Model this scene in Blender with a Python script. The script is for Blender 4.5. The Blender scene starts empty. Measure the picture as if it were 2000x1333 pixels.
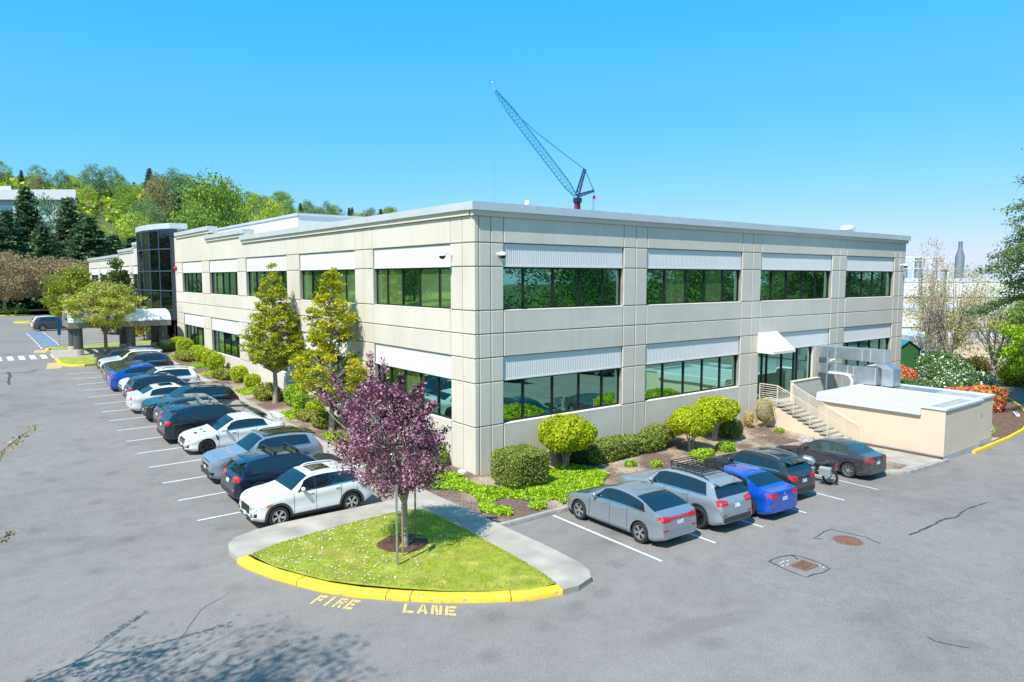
import bpy, bmesh, math, random
import numpy as np
from mathutils import Vector, Matrix
R_=math.radians
scn=bpy.context.scene
# ---------------------------------------------------------------- camera, sky, sun, exposure
cd=bpy.data.cameras.new('camera'); cam=bpy.data.objects.new('camera',cd); scn.collection.objects.link(cam)
cam.location=(-16.1078,-23.2260,8.2)
cam.rotation_euler=(R_(90-5.1108),0,R_(52.2027-90))
cd.sensor_width=36; cd.lens=36*1380.33/2000; cd.clip_start=.1; cd.clip_end=5000
scn.camera=cam
SUN_EL=R_(53.9); SUN_AZ=R_(180+20.5)          # direction TOWARDS the sun, from +x counterclockwise
w=bpy.data.worlds.new('World'); scn.world=w; w.use_nodes=True
nt=w.node_tree; bg=nt.nodes['Background']; sky=nt.nodes.new('ShaderNodeTexSky'); sky.sky_type='NISHITA'
sky.sun_disc=False; sky.sun_elevation=SUN_EL; sky.sun_rotation=math.pi/2-SUN_AZ
sky.air_density=1.0; sky.dust_density=.35; sky.ozone_density=2.2
bg.inputs[1].default_value=.15
sp=nt.nodes.new('ShaderNodeSeparateColor'); cb=nt.nodes.new('ShaderNodeCombineColor'); nt.links.new(sky.outputs[0],sp.inputs[0])
for i_,(p_,k_) in enumerate([(1.45,.45),(.43,.56),(.26,.78)]):      # deeper, cleaner blue overhead and less glare at the horizon
    a_=nt.nodes.new('ShaderNodeMath'); a_.operation='MULTIPLY'; a_.inputs[1].default_value=.15; nt.links.new(sp.outputs[i_],a_.inputs[0])
    b_=nt.nodes.new('ShaderNodeMath'); b_.operation='POWER'; b_.inputs[1].default_value=p_; nt.links.new(a_.outputs[0],b_.inputs[0])
    c_=nt.nodes.new('ShaderNodeMath'); c_.operation='MULTIPLY'; c_.inputs[1].default_value=k_/.15; nt.links.new(b_.outputs[0],c_.inputs[0]); nt.links.new(c_.outputs[0],cb.inputs[i_])
nt.links.new(cb.outputs[0],bg.inputs[0])
sl=bpy.data.lights.new('sun','SUN'); sl.energy=4.6; sl.angle=R_(.53); sl.color=(1,.955,.88)
so=bpy.data.objects.new('sun',sl); scn.collection.objects.link(so)
sd=Vector((math.cos(SUN_AZ)*math.cos(SUN_EL),math.sin(SUN_AZ)*math.cos(SUN_EL),math.sin(SUN_EL)))
so.rotation_euler=sd.to_track_quat('Z','Y').to_euler(); so.location=(0,0,60)
scn.view_settings.view_transform='Standard'; scn.view_settings.look='None'; scn.view_settings.gamma=1
scn.view_settings.exposure=.5
scn.render.engine='CYCLES'
scn.cycles.max_bounces=6; scn.cycles.transparent_max_bounces=6

# ---------------------------------------------------------------- terrain height
def zl(y):
    if y<2: return 0.0
    if y<8: return .034*(y-2)**2/12
    if y<45: return .034*(3+y-8)
    if y<75: return 1.36+.034*(y-45)*(1-(y-45)/60)
    return 1.87
def zx(x):
    if x<0: return 0.0
    if x<12: return -.027*x
    if x<24: return -.324-.043*(x-12)
    if x<48: return -.84-.043*(x-24)*(1-(x-24)/48)
    return -1.356
def ss(a,b,v):
    t=min(1,max(0,(v-a)/(b-a))); return t*t*(3-2*t)
def zt(x,y): return zl(y)*(1-ss(3,30,x))+zx(x)

# ---------------------------------------------------------------- materials
MATS={}; LEAFK=1.5
def mat(name,col,rough=.7,metal=0.,spec=.5,var=0.,vs=2.,bump=0.,bs=20.,coat=0.,trans=0.,col2=None,mixs=3.,mixlo=.4,mixhi=.6,isl=0.,ior=1.5,detail=4.):
    if name in MATS: return MATS[name]
    m=bpy.data.materials.new(name); m.use_nodes=True; n=m.node_tree; P=n.nodes['Principled BSDF']
    P.inputs['Roughness'].default_value=rough; P.inputs['Metallic'].default_value=metal
    P.inputs['Specular IOR Level'].default_value=spec; P.inputs['Coat Weight'].default_value=coat; P.inputs['Coat Roughness'].default_value=.04
    P.inputs['IOR'].default_value=ior
    tc=n.nodes.new('ShaderNodeTexCoord'); 
    rgb=n.nodes.new('ShaderNodeRGB'); rgb.outputs[0].default_value=(*col,1); out=rgb.outputs[0]
    if col2 is not None:
        nz=n.nodes.new('ShaderNodeTexNoise'); nz.inputs['Scale'].default_value=mixs; nz.inputs['Detail'].default_value=detail
        n.links.new(tc.outputs['Object'],nz.inputs['Vector'])
        rp=n.nodes.new('ShaderNodeMapRange'); rp.inputs[1].default_value=mixlo; rp.inputs[2].default_value=mixhi
        n.links.new(nz.outputs[0],rp.inputs[0])
        mx=n.nodes.new('ShaderNodeMixRGB'); mx.inputs[2].default_value=(*col2,1)
        n.links.new(rp.outputs[0],mx.inputs[0]); n.links.new(out,mx.inputs[1]); out=mx.outputs[0]
    if var>0:
        nz=n.nodes.new('ShaderNodeTexNoise'); nz.inputs['Scale'].default_value=vs; nz.inputs['Detail'].default_value=6
        n.links.new(tc.outputs['Object'],nz.inputs['Vector'])
        rp=n.nodes.new('ShaderNodeMapRange'); rp.inputs[1].default_value=.3; rp.inputs[2].default_value=.7; rp.inputs[3].default_value=1-var; rp.inputs[4].default_value=1+var
        n.links.new(nz.outputs[0],rp.inputs[0])
        mx=n.nodes.new('ShaderNodeMixRGB'); mx.blend_type='MULTIPLY'; mx.inputs[0].default_value=1
        n.links.new(out,mx.inputs[1]); n.links.new(rp.outputs[0],mx.inputs[2]); out=mx.outputs[0]
    if isl>0:
        ge=n.nodes.new('ShaderNodeNewGeometry'); rp=n.nodes.new('ShaderNodeMapRange'); rp.inputs[3].default_value=1-isl; rp.inputs[4].default_value=1+isl
        n.links.new(ge.outputs['Random Per Island'],rp.inputs[0]); mx=n.nodes.new('ShaderNodeMixRGB'); mx.blend_type='MULTIPLY'; mx.inputs[0].default_value=1
        n.links.new(out,mx.inputs[1]); n.links.new(rp.outputs[0],mx.inputs[2]); out=mx.outputs[0]
    n.links.new(out,P.inputs['Base Color'])
    if bump>0:
        nz=n.nodes.new('ShaderNodeTexNoise'); nz.inputs['Scale'].default_value=bs; nz.inputs['Detail'].default_value=4
        n.links.new(tc.outputs['Object'],nz.inputs['Vector'])
        b=n.nodes.new('ShaderNodeBump'); b.inputs['Strength'].default_value=bump; b.inputs['Distance'].default_value=.02
        n.links.new(nz.outputs[0],b.inputs['Height']); n.links.new(b.outputs[0],P.inputs['Normal'])
    if trans>0:
        tr=n.nodes.new('ShaderNodeBsdfTranslucent'); n.links.new(out,tr.inputs[0])
        ms=n.nodes.new('ShaderNodeMixShader'); ms.inputs[0].default_value=trans
        o=n.nodes['Material Output']; n.links.new(P.outputs[0],ms.inputs[1]); n.links.new(tr.outputs[0],ms.inputs[2]); n.links.new(ms.outputs[0],o.inputs[0])
    MATS[name]=m; return m
def leaf(name,col,trans=.38,rough=.55): return mat(name,tuple(min(.75,c*LEAFK) for c in col),rough=rough,spec=.35,trans=trans,isl=.28)
def asphalt_material():
    m=bpy.data.materials.new('asphalt'); m.use_nodes=True; n=m.node_tree; P=n.nodes['Principled BSDF']; L=n.links.new
    P.inputs['Roughness'].default_value=.85; P.inputs['Specular IOR Level'].default_value=.3
    tc=n.nodes.new('ShaderNodeTexCoord')
    def noise(s,d,dist=0.,vec=None,rough=.5):
        z=n.nodes.new('ShaderNodeTexNoise'); z.inputs['Scale'].default_value=s; z.inputs['Detail'].default_value=d; z.inputs['Distortion'].default_value=dist; z.inputs['Roughness'].default_value=rough
        L(vec or tc.outputs['Object'],z.inputs['Vector']); return z.outputs[0]
    def rng(v,a,b,c,d):
        r=n.nodes.new('ShaderNodeMapRange'); [r.inputs[i+1].default_value.__class__ for i in range(0)]
        r.inputs[1].default_value=a; r.inputs[2].default_value=b; r.inputs[3].default_value=c; r.inputs[4].default_value=d; L(v,r.inputs[0]); return r.outputs[0]
    def mul(a,b):
        x=n.nodes.new('ShaderNodeMath'); x.operation='MULTIPLY'; L(a,x.inputs[0]); L(b,x.inputs[1]); return x.outputs[0]
    mp=n.nodes.new('ShaderNodeMapping'); mp.inputs['Scale'].default_value=(.62,1.0,1); mp.inputs['Rotation'].default_value=(0,0,.9); L(tc.outputs['Object'],mp.inputs[0])
    a=rng(noise(.13,5,1.0),.35,.7,1.05,.88); b=rng(noise(.42,7,.8,mp.outputs[0],.62),.52,.76,1.0,.80)
    c=rng(noise(24,4),.35,.7,.82,1.18); v=n.nodes.new('ShaderNodeTexVoronoi'); v.inputs['Scale'].default_value=55; L(tc.outputs['Object'],v.inputs[0])
    d=rng(v.outputs['Distance'],.0,.35,1.28,.97); e=rng(noise(2.2,8,0,None,.7),.4,.62,1.06,.96)
    # oil drips in the stalls: small dark blots inside the two parking bands
    sx=n.nodes.new('ShaderNodeSeparateXYZ'); L(tc.outputs['Object'],sx.inputs[0])
    vo=n.nodes.new('ShaderNodeTexVoronoi'); vo.inputs['Scale'].default_value=.62; vo.inputs['Randomness'].default_value=1; L(tc.outputs['Object'],vo.inputs[0])
    dn=n.nodes.new('ShaderNodeMath'); dn.operation='ADD'; L(vo.outputs['Distance'],dn.inputs[0]); L(rng(noise(5,5,0,None,.7),0,1,-.22,.22),dn.inputs[1])
    oil=rng(dn.outputs[0],.06,.26,.80,1.0)
    grit=rng(noise(95,2),.60,.72,1.0,1.6)
    tyre=rng(noise(.28,3,2.5,None,.55),.40,.62,1.0,.94)
    f=mul(mul(mul(mul(a,b),mul(c,d)),mul(e,oil)),mul(grit,tyre))
    mx=n.nodes.new('ShaderNodeMixRGB'); mx.blend_type='MULTIPLY'; mx.inputs[0].default_value=1; mx.inputs[1].default_value=(.240,.222,.207,1); L(f,mx.inputs[2]); L(mx.outputs[0],P.inputs[0])
    bp=n.nodes.new('ShaderNodeBump'); bp.inputs['Strength'].default_value=.35; bp.inputs['Distance'].default_value=.01; L(noise(60,3),bp.inputs['Height']); L(bp.outputs[0],P.inputs['Normal'])
    return m
ASPH=asphalt_material()
CONC=mat('concrete',(.43,.39,.33),.85,var=.16,vs=1.3,bump=.3,bs=50,col2=(.34,.31,.265),mixs=.7)
KERBC=mat('kerb_concrete',(.36,.34,.31),.9,var=.25,vs=3,bump=.5,bs=30)
YELLOW=mat('yellow_paint',(.80,.53,.035),.6,var=.10,vs=5,bump=.25,bs=25,col2=(.38,.33,.24),mixs=6,mixlo=.62,mixhi=.66)
YELLOWR=mat('worn_yellow_paint',(.62,.42,.13),.8,col2=(.26,.24,.2),mixs=14,mixlo=.48,mixhi=.62)
WHITEL=mat('white_line_paint',(.66,.67,.67),.7,col2=(.34,.34,.34),mixs=9,mixlo=.58,mixhi=.72)
BLUEL=mat('blue_line_paint',(.10,.27,.50),.7,col2=(.23,.24,.26),mixs=3,mixlo=.5,mixhi=.6)
TAR=mat('crack_sealant',(.035,.036,.04),.55,col2=(.09,.09,.095),mixs=8)
SOIL=mat('mulch_soil',(.155,.10,.075),.95,var=.35,vs=9,bump=.9,bs=25,col2=(.40,.31,.22),mixs=.42,mixlo=.44,mixhi=.60)
MULCH=mat('bark_mulch',(.10,.047,.035),.95,var=.5,vs=14,bump=1,bs=40)
WALL=mat('precast_wall',(.675,.615,.53),.85,isl=.035,var=.035,vs=.6,bump=.12,bs=8,col2=(.635,.58,.495),mixs=.35)
def streaks():
    n=WALL.node_tree; P=n.nodes['Principled BSDF']; src=P.inputs['Base Color'].links[0].from_socket; L=n.links.new
    tc=n.nodes.new('ShaderNodeTexCoord'); mp=n.nodes.new('ShaderNodeMapping'); mp.inputs['Scale'].default_value=(2.2,2.2,.12); L(tc.outputs['Object'],mp.inputs[0])
    z=n.nodes.new('ShaderNodeTexNoise'); z.inputs['Scale'].default_value=1.6; z.inputs['Detail'].default_value=5; L(mp.outputs[0],z.inputs[0])
    r=n.nodes.new('ShaderNodeMapRange'); r.inputs[1].default_value=.45; r.inputs[2].default_value=.75; r.inputs[3].default_value=1; r.inputs[4].default_value=.94; L(z.outputs[0],r.inputs[0])
    mx=n.nodes.new('ShaderNodeMixRGB'); mx.blend_type='MULTIPLY'; mx.inputs[0].default_value=1; L(src,mx.inputs[1]); L(r.outputs[0],mx.inputs[2]); L(mx.outputs[0],P.inputs['Base Color'])
streaks()
JOINT=mat('wall_joint',(.30,.285,.255),.95,var=.15,vs=2)
COPE=mat('metal_coping',(.64,.66,.68),.45,metal=.25,var=.06,vs=.7)
RIBW=mat('ribbed_metal',(.71,.70,.69),.55,metal=.0,var=.03,vs=.5)
ROOF=mat('roof_membrane',(.5,.51,.53),.8,var=.1)
def glass_mat(name,tint,dark):
    m=bpy.data.materials.new(name); m.use_nodes=True; n=m.node_tree; P=n.nodes['Principled BSDF']
    P.inputs['Base Color'].default_value=(*tint,1); P.inputs['Metallic'].default_value=1; P.inputs['Roughness'].default_value=.015
    d=n.nodes.new('ShaderNodeBsdfDiffuse'); d.inputs[0].default_value=(*dark,1)
    ms=n.nodes.new('ShaderNodeMixShader'); ms.inputs[0].default_value=.14; o=n.nodes['Material Output']
    n.links.new(P.outputs[0],ms.inputs[1]); n.links.new(d.outputs[0],ms.inputs[2]); n.links.new(ms.outputs[0],o.inputs[0])
    tc=n.nodes.new('ShaderNodeTexCoord'); nz=n.nodes.new('ShaderNodeTexNoise'); nz.inputs['Scale'].default_value=.55; nz.inputs['Detail'].default_value=1
    bp=n.nodes.new('ShaderNodeBump'); bp.inputs['Strength'].default_value=.06; bp.inputs['Distance'].default_value=.05
    n.links.new(tc.outputs['Object'],nz.inputs[0]); n.links.new(nz.outputs[0],bp.inputs['Height']); n.links.new(bp.outputs[0],P.inputs['Normal'])
    return m
GLASS=glass_mat('green_window_glass',(.31,.58,.47),(.01,.03,.02))
GLASSD=glass_mat('dark_tower_glass',(.055,.07,.10),(.01,.01,.015))
MULL=mat('dark_window_frame',(.022,.026,.028),.4,metal=.4)
MULLB=mat('blue_grey_mullion',(.09,.13,.19),.4,metal=.5)
WHITE=mat('white_paint',(.8,.8,.78),.5)
WHITEM=mat('white_metal',(.74,.76,.79),.4,metal=.2)
GALV=mat('galvanised_duct',(.50,.57,.63),.32,metal=.75,var=.12,vs=2.5)
STUCCO=mat('cream_stucco',(.68,.56,.43),.9,var=.04,vs=1.5,bump=.15,bs=30)
RAILM=mat('cream_railing_paint',(.70,.62,.50),.5)
BARK=mat('bark',(.16,.115,.085),.9,var=.3,vs=8,bump=.8,bs=30)
BARKG=mat('pale_bark',(.34,.30,.26),.9,var=.3,vs=8,bump=.6,bs=30)
BLACK=mat('black_plastic',(.018,.019,.021),.55)
DGREY=mat('dark_cladding',(.045,.047,.05),.65)
TYRE=mat('tyre_rubber',(.022,.022,.023),.85)
ALLOY=mat('alloy_rim',(.62,.63,.65),.28,metal=.85)
ALLOYD=mat('dark_rim',(.03,.03,.033),.3,metal=.5,coat=.5)
CARGL=mat('car_glass',(.006,.012,.018),.02,spec=.75,ior=1.75)
CARGR=mat('car_glass_green',(.03,.06,.055),.03,spec=.8,ior=1.7)
LAMP=mat('headlight_lens',(.62,.66,.7),.08,metal=.5,coat=1,col2=(.12,.13,.15),mixs=14)
REDL=mat('red_tail_lens',(.52,.012,.02),.12,coat=1)
AMBER=mat('amber_lens',(.85,.25,.03),.15,coat=1)
CHROME=mat('chrome',(.75,.76,.78),.12,metal=1)
PLATE=mat('licence_plate',(.72,.78,.84),.4,col2=(.18,.30,.55),mixs=18,mixlo=.52,mixhi=.56)
STEEL=mat('grey_steel',(.42,.45,.48),.45,metal=.7)
RUST=mat('rusty_iron',(.20,.10,.065),.8,var=.3,vs=12,bump=.6,bs=30)

# ---------------------------------------------------------------- object helpers
COL=scn.collection
def tag(o,label=None,cat=None,group=None,kind=None):
    if label: o['label']=label
    if cat: o['category']=cat
    if group: o['group']=group
    if kind: o['kind']=kind
    return o
def empty(name,loc=(0,0,0),rz=0,label=None,cat=None,group=None,parent=None):
    o=bpy.data.objects.new(name,None); o.empty_display_size=.2; COL.objects.link(o); o.location=loc; o.rotation_euler=(0,0,rz)
    if parent: o.parent=parent
    return tag(o,label,cat,group)
class MB:
    def __init__(s): s.v=[]; s.f=[]; s.m=[]
    def add(s,vs,fs,mi=0):
        b=len(s.v); s.v+= [tuple(p) for p in vs]; s.f+=[tuple(b+i for i in f) for f in fs]; s.m+=[mi]*len(fs); return s
    def box(s,x0,x1,y0,y1,z0,z1,mi=0,T=None):
        if x0>x1:x0,x1=x1,x0
        if y0>y1:y0,y1=y1,y0
        if z0>z1:z0,z1=z1,z0
        vs=[(x0,y0,z0),(x1,y0,z0),(x1,y1,z0),(x0,y1,z0),(x0,y0,z1),(x1,y0,z1),(x1,y1,z1),(x0,y1,z1)]
        if T: vs=[T(*p) for p in vs]
        return s.add(vs,[(0,3,2,1),(4,5,6,7),(0,1,5,4),(1,2,6,5),(2,3,7,6),(3,0,4,7)],mi)
    def beam(s,a,b,w=.05,h=.05,mi=0,up=(0,0,1)):
        a=Vector(a);b=Vector(b);d=(b-a).normalized(); u=Vector(up)
        if abs(d.dot(u))>.98:u=Vector((1,0,0))
        r=d.cross(u).normalized()*w/2; u=r.cross(d).normalized()*h/2
        vs=[a-r-u,a+r-u,a+r+u,a-r+u,b-r-u,b+r-u,b+r+u,b-r+u]
        return s.add(vs,[(0,1,2,3),(7,6,5,4),(0,4,5,1),(1,5,6,2),(2,6,7,3),(3,7,4,0)],mi)
    def tube(s,pts,rad,n=6,mi=0,cap=True):
        pts=[Vector(p) for p in pts]
        if not hasattr(rad,'__len__'): rad=[rad]*len(pts)
        b=len(s.v); ref=None
        for i,p in enumerate(pts):
            d=(pts[min(i+1,len(pts)-1)]-pts[max(i-1,0)]).normalized()
            if ref is None: ref=d.orthogonal().normalized()
            ref=(ref-d*ref.dot(d)); ref=ref.normalized() if ref.length>1e-6 else d.orthogonal().normalized()
            q=d.cross(ref)
            for k in range(n):
                a=2*math.pi*k/n; s.v.append(tuple(p+(ref*math.cos(a)+q*math.sin(a))*rad[i]))
        for i in range(len(pts)-1):
            for k in range(n):
                s.f.append((b+i*n+k,b+i*n+(k+1)%n,b+(i+1)*n+(k+1)%n,b+(i+1)*n+k)); s.m.append(mi)
        if cap:
            s.f.append(tuple(b+k for k in range(n))[::-1]); s.m.append(mi)
            s.f.append(tuple(b+(len(pts)-1)*n+k for k in range(n))); s.m.append(mi)
        return s
    def prism(s,poly,z0,z1,mi=0):
        n=len(poly); A=sum(poly[i][0]*poly[(i+1)%n][1]-poly[(i+1)%n][0]*poly[i][1] for i in range(n))
        if A<0: poly=poly[::-1]
        f0=z0 if callable(z0) else (lambda x,y:z0); f1=z1 if callable(z1) else (lambda x,y:z1)
        vs=[(x,y,f0(x,y)) for x,y in poly]+[(x,y,f1(x,y)) for x,y in poly]
        fs=[tuple(range(n))[::-1],tuple(range(n,2*n))]+[(i,(i+1)%n,n+(i+1)%n,n+i) for i in range(n)]
        return s.add(vs,fs,mi)
    def lathe(s,prof,n=16,mi=0,c=(0,0,0),axis='z'):
        b=len(s.v)
        for r,z in prof:
            for k in range(n):
                a=2*math.pi*k/n; p=(r*math.cos(a),r*math.sin(a),z)
                if axis=='y': p=(p[0],p[2],p[1])
                if axis=='x': p=(p[2],p[0],p[1])
                s.v.append((p[0]+c[0],p[1]+c[1],p[2]+c[2]))
        for i in range(len(prof)-1):
            for k in range(n): 
                s.f.append((b+i*n+k,b+i*n+(k+1)%n,b+(i+1)*n+(k+1)%n,b+(i+1)*n+k)); s.m.append(mi)
        return s
    def build(s,name,mats,parent=None,smooth=False,angle=None,bevel=0):
        me=bpy.data.meshes.new(name); me.from_pydata(s.v,[],s.f)
        if not isinstance(mats,(list,tuple)): mats=[mats]
        for m in mats: me.materials.append(m)
        me.polygons.foreach_set('material_index',s.m)
        if smooth: me.polygons.foreach_set('use_smooth',[True]*len(s.f))
        me.update()
        if smooth: me.set_sharp_from_angle(angle=R_(angle or 40))
        o=bpy.data.objects.new(name,me); COL.objects.link(o)
        if parent: o.parent=parent
        if bevel:
            b=o.modifiers.new('bevel','BEVEL'); b.width=bevel; b.segments=2; b.limit_method='ANGLE'
        return o
def npmesh(name,V,F,mi,mats,parent=None,smooth=False):
    me=bpy.data.meshes.new(name); V=np.asarray(V,np.float32); F=np.asarray(F,np.int32); k=F.shape[1]
    me.vertices.add(len(V)); me.vertices.foreach_set('co',V.ravel()); me.loops.add(F.size); me.loops.foreach_set('vertex_index',F.ravel())
    me.polygons.add(len(F)); me.polygons.foreach_set('loop_start',np.arange(0,F.size,k,dtype=np.int32)); me.polygons.foreach_set('loop_total',np.full(len(F),k,np.int32))
    me.polygons.foreach_set('material_index',np.asarray(mi,np.int32)); 
    if smooth: me.polygons.foreach_set('use_smooth',[True]*len(F))
    for m in mats: me.materials.append(m)
    me.update(calc_edges=True); o=bpy.data.objects.new(name,me); COL.objects.link(o)
    if parent: o.parent=parent
    return o
def leaves(C,size,rng,wts=(1,),asp=.55,up=0.0,N=None,nj=.6):
    """rhombus leaves at centres C; returns V,F,mi"""
    n=len(C)
    if N is None:
        N=rng.normal(size=(n,3)); N[:,2]+=up
    else: N=N+rng.normal(size=(n,3))*nj
    N/=np.linalg.norm(N,axis=1)[:,None]+1e-9
    A=rng.normal(size=(n,3)); A-=N*(A*N).sum(1)[:,None]; A/=np.linalg.norm(A,axis=1)[:,None]+1e-9; B=np.cross(N,A)
    s=size*rng.uniform(.5,1.5,n)[:,None]
    V=np.stack([C-A*s*.5,C+B*s*asp*.5-A*s*.05,C+A*s*.5+N*s*.12,C-B*s*asp*.5-A*s*.05],1).reshape(-1,3)
    F=np.arange(4*n).reshape(n,4); p=np.array(wts,float); mi=rng.choice(len(p),n,p=p/p.sum())
    return V,F,mi
# ---------------------------------------------------------------- ground sheets
def sheet(name,poly,dz,m,step=1.5,zf=zt,kind='structure',label=None):
    bm=bmesh.new(); vs=[bm.verts.new((x,y,0)) for x,y in poly]; bm.faces.new(vs); bmesh.ops.triangulate(bm,faces=bm.faces[:])
    for it in range(9):
        es=[e for e in bm.edges if e.calc_length()>step]
        if not es or len(bm.faces)>30000: break
        bmesh.ops.subdivide_edges(bm,edges=es,cuts=1); bmesh.ops.triangulate(bm,faces=bm.faces[:])
    for v in bm.verts: v.co.z=zf(v.co.x,v.co.y)+dz
    bm.normal_update()
    for f in bm.faces:
        if f.normal.z<0: f.normal_flip()
    me=bpy.data.meshes.new(name); bm.to_mesh(me); bm.free(); me.materials.append(m)
    o=bpy.data.objects.new(name,me); COL.objects.link(o)
    if kind: o['kind']=kind
    return o
def slab(name,poly,h,m,zf=zt,kind='structure',depth=.35,step=1.5):
    o=sheet(name,poly,h,m,step,zf,kind)
    bm=bmesh.new(); bm.from_mesh(o.data); be=[e for e in bm.edges if e.is_boundary]
    r=bmesh.ops.extrude_edge_only(bm,edges=be)
    for v in r['geom']:
        if isinstance(v,bmesh.types.BMVert): v.co.z-=h+depth
    bmesh.ops.recalc_face_normals(bm,faces=bm.faces[:]); bm.to_mesh(o.data); bm.free(); return o
def resample(pts,step):
    out=[Vector(pts[0])]
    for a,b in zip(pts,pts[1:]):
        a=Vector(a);b=Vector(b);n=max(1,int((b-a).length/step))
        out+=[a.lerp(b,(i+1)/n) for i in range(n)]
    return out
def strip(mb,pts,wd,dz,zf=zt,mi=0,step=1.0,rng=None):
    P=resample([(*p[:2],) for p in pts],step); n=len(P); vs=[]
    for i,p in enumerate(P):
        d=(P[min(i+1,n-1)]-P[max(i-1,0)]).normalized(); q=Vector((-d.y,d.x)); ww=wd*(rng.uniform(.5,1.3) if rng is not None else 1)
        for s in (-1,1):
            c=p+q*ww/2*s; vs.append((c.x,c.y,zf(c.x,c.y)+dz))
    mb.add(vs,[(2*i+1,2*i,2*i+2,2*i+3) for i in range(n-1)],mi)
def kerb(name,pts,wd,h,m,label,cat='kerb',step=.25,kind=None,gap=None):
    """raised kerb with rounded nose following a polyline"""
    P=resample(pts,step); n=len(P); vs=[];fs=[]
    prof=[(-.5,-.2),(-.5,.75),(-.42,.95),(-.25,1),(.3,1),(.45,.93),(.5,.75),(.5,-.2)]; k=len(prof)
    for i,p in enumerate(P):
        d=(P[min(i+1,n-1)]-P[max(i-1,0)]).normalized(); q=Vector((-d.y,d.x))
        for a,b in prof:
            c=p+q*wd*a; vs.append((c.x,c.y,zt(c.x,c.y)+b*h))
    for i in range(n-1):
        for j in range(k-1): fs.append((i*k+j,i*k+j+1,(i+1)*k+j+1,(i+1)*k+j))
    fs.append(tuple(range(k))); fs.append(tuple((n-1)*k+j for j in range(k))[::-1])
    mb=MB().add(vs,fs); 
    bm=bmesh.new(); o=mb.build(name,m,smooth=True,angle=50); bm.from_mesh(o.data); bmesh.ops.recalc_face_normals(bm,faces=bm.faces[:]); bm.to_mesh(o.data); bm.free()
    if kind: o['kind']=kind
    else: tag(o,label,cat)
    return o
# ---------------------------------------------------------------- ground
def grid_sheet(name,xs,ys,zf,m,keep=None):
    V=[(x,y,zf(x,y)) for y in ys for x in xs]; nx=len(xs)
    F=[(j*nx+i,j*nx+i+1,(j+1)*nx+i+1,(j+1)*nx+i) for j in range(len(ys)-1) for i in range(nx-1) if keep is None or keep((xs[i]+xs[i+1])/2,(ys[j]+ys[j+1])/2)]
    o=npmesh(name,V,F,[0]*len(F),[m],smooth=True); o['kind']='structure'; return o
def ar(a,b,s): return list(np.arange(a,b+1e-6,s))
def hillz(x,y):
    # wooded ridge behind the left wing
    d=(y-170+.25*x); z=zt(min(x,120),min(y,160))
    if d>0: z+= 53*ss(0,280,d)*(1-.36*ss(20,230,x))*(1-.93*ss(225,430,x))+1.5*math.sin(x*.03)*math.sin(y*.02)*ss(20,100,d)
    return z-.12
GREENG=mat('meadow_ground',(.07,.10,.03),.95,var=.3,vs=.05,col2=(.10,.10,.04),mixs=.02)
grid_sheet('ground',ar(-1200,-60,120)+ar(-40,140,6)+ar(160,2400,80),ar(-1200,-60,120)+ar(-50,170,6)+ar(190,560,20)+ar(640,2600,140),hillz,GREENG)
grid_sheet('parking_lot',ar(-17.4,46,1.0)+ar(50,130,4),ar(-60,-12,2)+ar(-11,60,1)+ar(63,131,3),zt,ASPH,
   keep=lambda x,y: not(x>47 and y>30) and not (x>0.5 and x<37 and y>1) and not (x>2 and y>60))
GRASS=mat('grass_soil',(.26,.32,.03),.95,var=.28,vs=3,bump=.8,bs=60,col2=(.38,.35,.08),mixs=1.3,mixlo=.45,mixhi=.68)
# verge on the left of the aisle with a grass bank
def bank(x,y): return zt(0,y)+.15+ (3.2*ss(0,16,-(x+19)) )
grid_sheet('grass_bank',ar(-60,-17.6,2),ar(-60,130,4),bank,GRASS)
# concrete walks
def zwalk(x,y): return zt(x,y)
SW=.15
slab('sidewalk',[(-4.15,-.2),(-3.95,-.7),(-2.6,-.7),(-2.6,41.0),(-4.15,41.0)],SW,CONC)
outer=[(-10.24,-2.79),(-10.27,-1.95),(-10.15,-1.49),(-9.85,-1.05),(-9.15,-.78),(-8.29,-.65),(-7.35,-.66),(-6.28,-.68),(-4.7,-.7),(-3.95,-.7),(-2.6,-.7),(-2.6,-5.0),(-2.61,-7.83),(-2.68,-9.0),(-2.85,-9.6),(-3.11,-9.97),(-3.75,-10.15),(-4.2,-10.08)]
lawnp=[(-9.98,-2.75),(-8.92,-2.39),(-7.77,-2.2),(-6.23,-2.05),(-4.9,-2.0),(-4.21,-2.06),(-3.85,-2.35),(-3.78,-3.2),(-3.78,-5.36),(-3.86,-7.41),(-3.98,-8.96),(-4.12,-9.66)]
slab('footpath',outer+lawnp[::-1],SW+.004,CONC)
yk_o=[(-10.24,-2.79),(-10.19,-3.28),(-9.81,-4.69),(-9.35,-5.69),(-9.04,-6.31),(-8.54,-7.07),(-7.8,-7.86),(-7.02,-8.57),(-6.09,-9.26),(-5.06,-9.84),(-4.2,-10.08)]
yk_i=[(-9.94,-2.7),(-9.56,-3.99),(-9.1,-5.08),(-8.79,-5.73),(-8.25,-6.46),(-7.5,-7.32),(-6.73,-8.1),(-5.78,-8.83),(-4.91,-9.44),(-4.12,-9.66)]
rr=random.Random(4)
P=resample([((a[0]*.55+b[0]*.45),(a[1]*.55+b[1]*.45)) for a,b in zip([yk_o[0],yk_o[1],yk_o[2],yk_o[3],yk_o[4],yk_o[5],yk_o[6],yk_o[7],yk_o[8],yk_o[9],yk_o[10]],[yk_i[0],(-9.85,-3.2),yk_i[1],yk_i[2],yk_i[3],yk_i[4],yk_i[5],yk_i[6],yk_i[7],yk_i[8],yk_i[9]])],.1)
ky=empty('yellow_kerb',(0,0,0),label='chipped yellow painted kerb curving round the lawn island above the lettering',cat='kerb')
cuts=[0,24,50,56,80,len(P)-14,len(P)-1]
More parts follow.
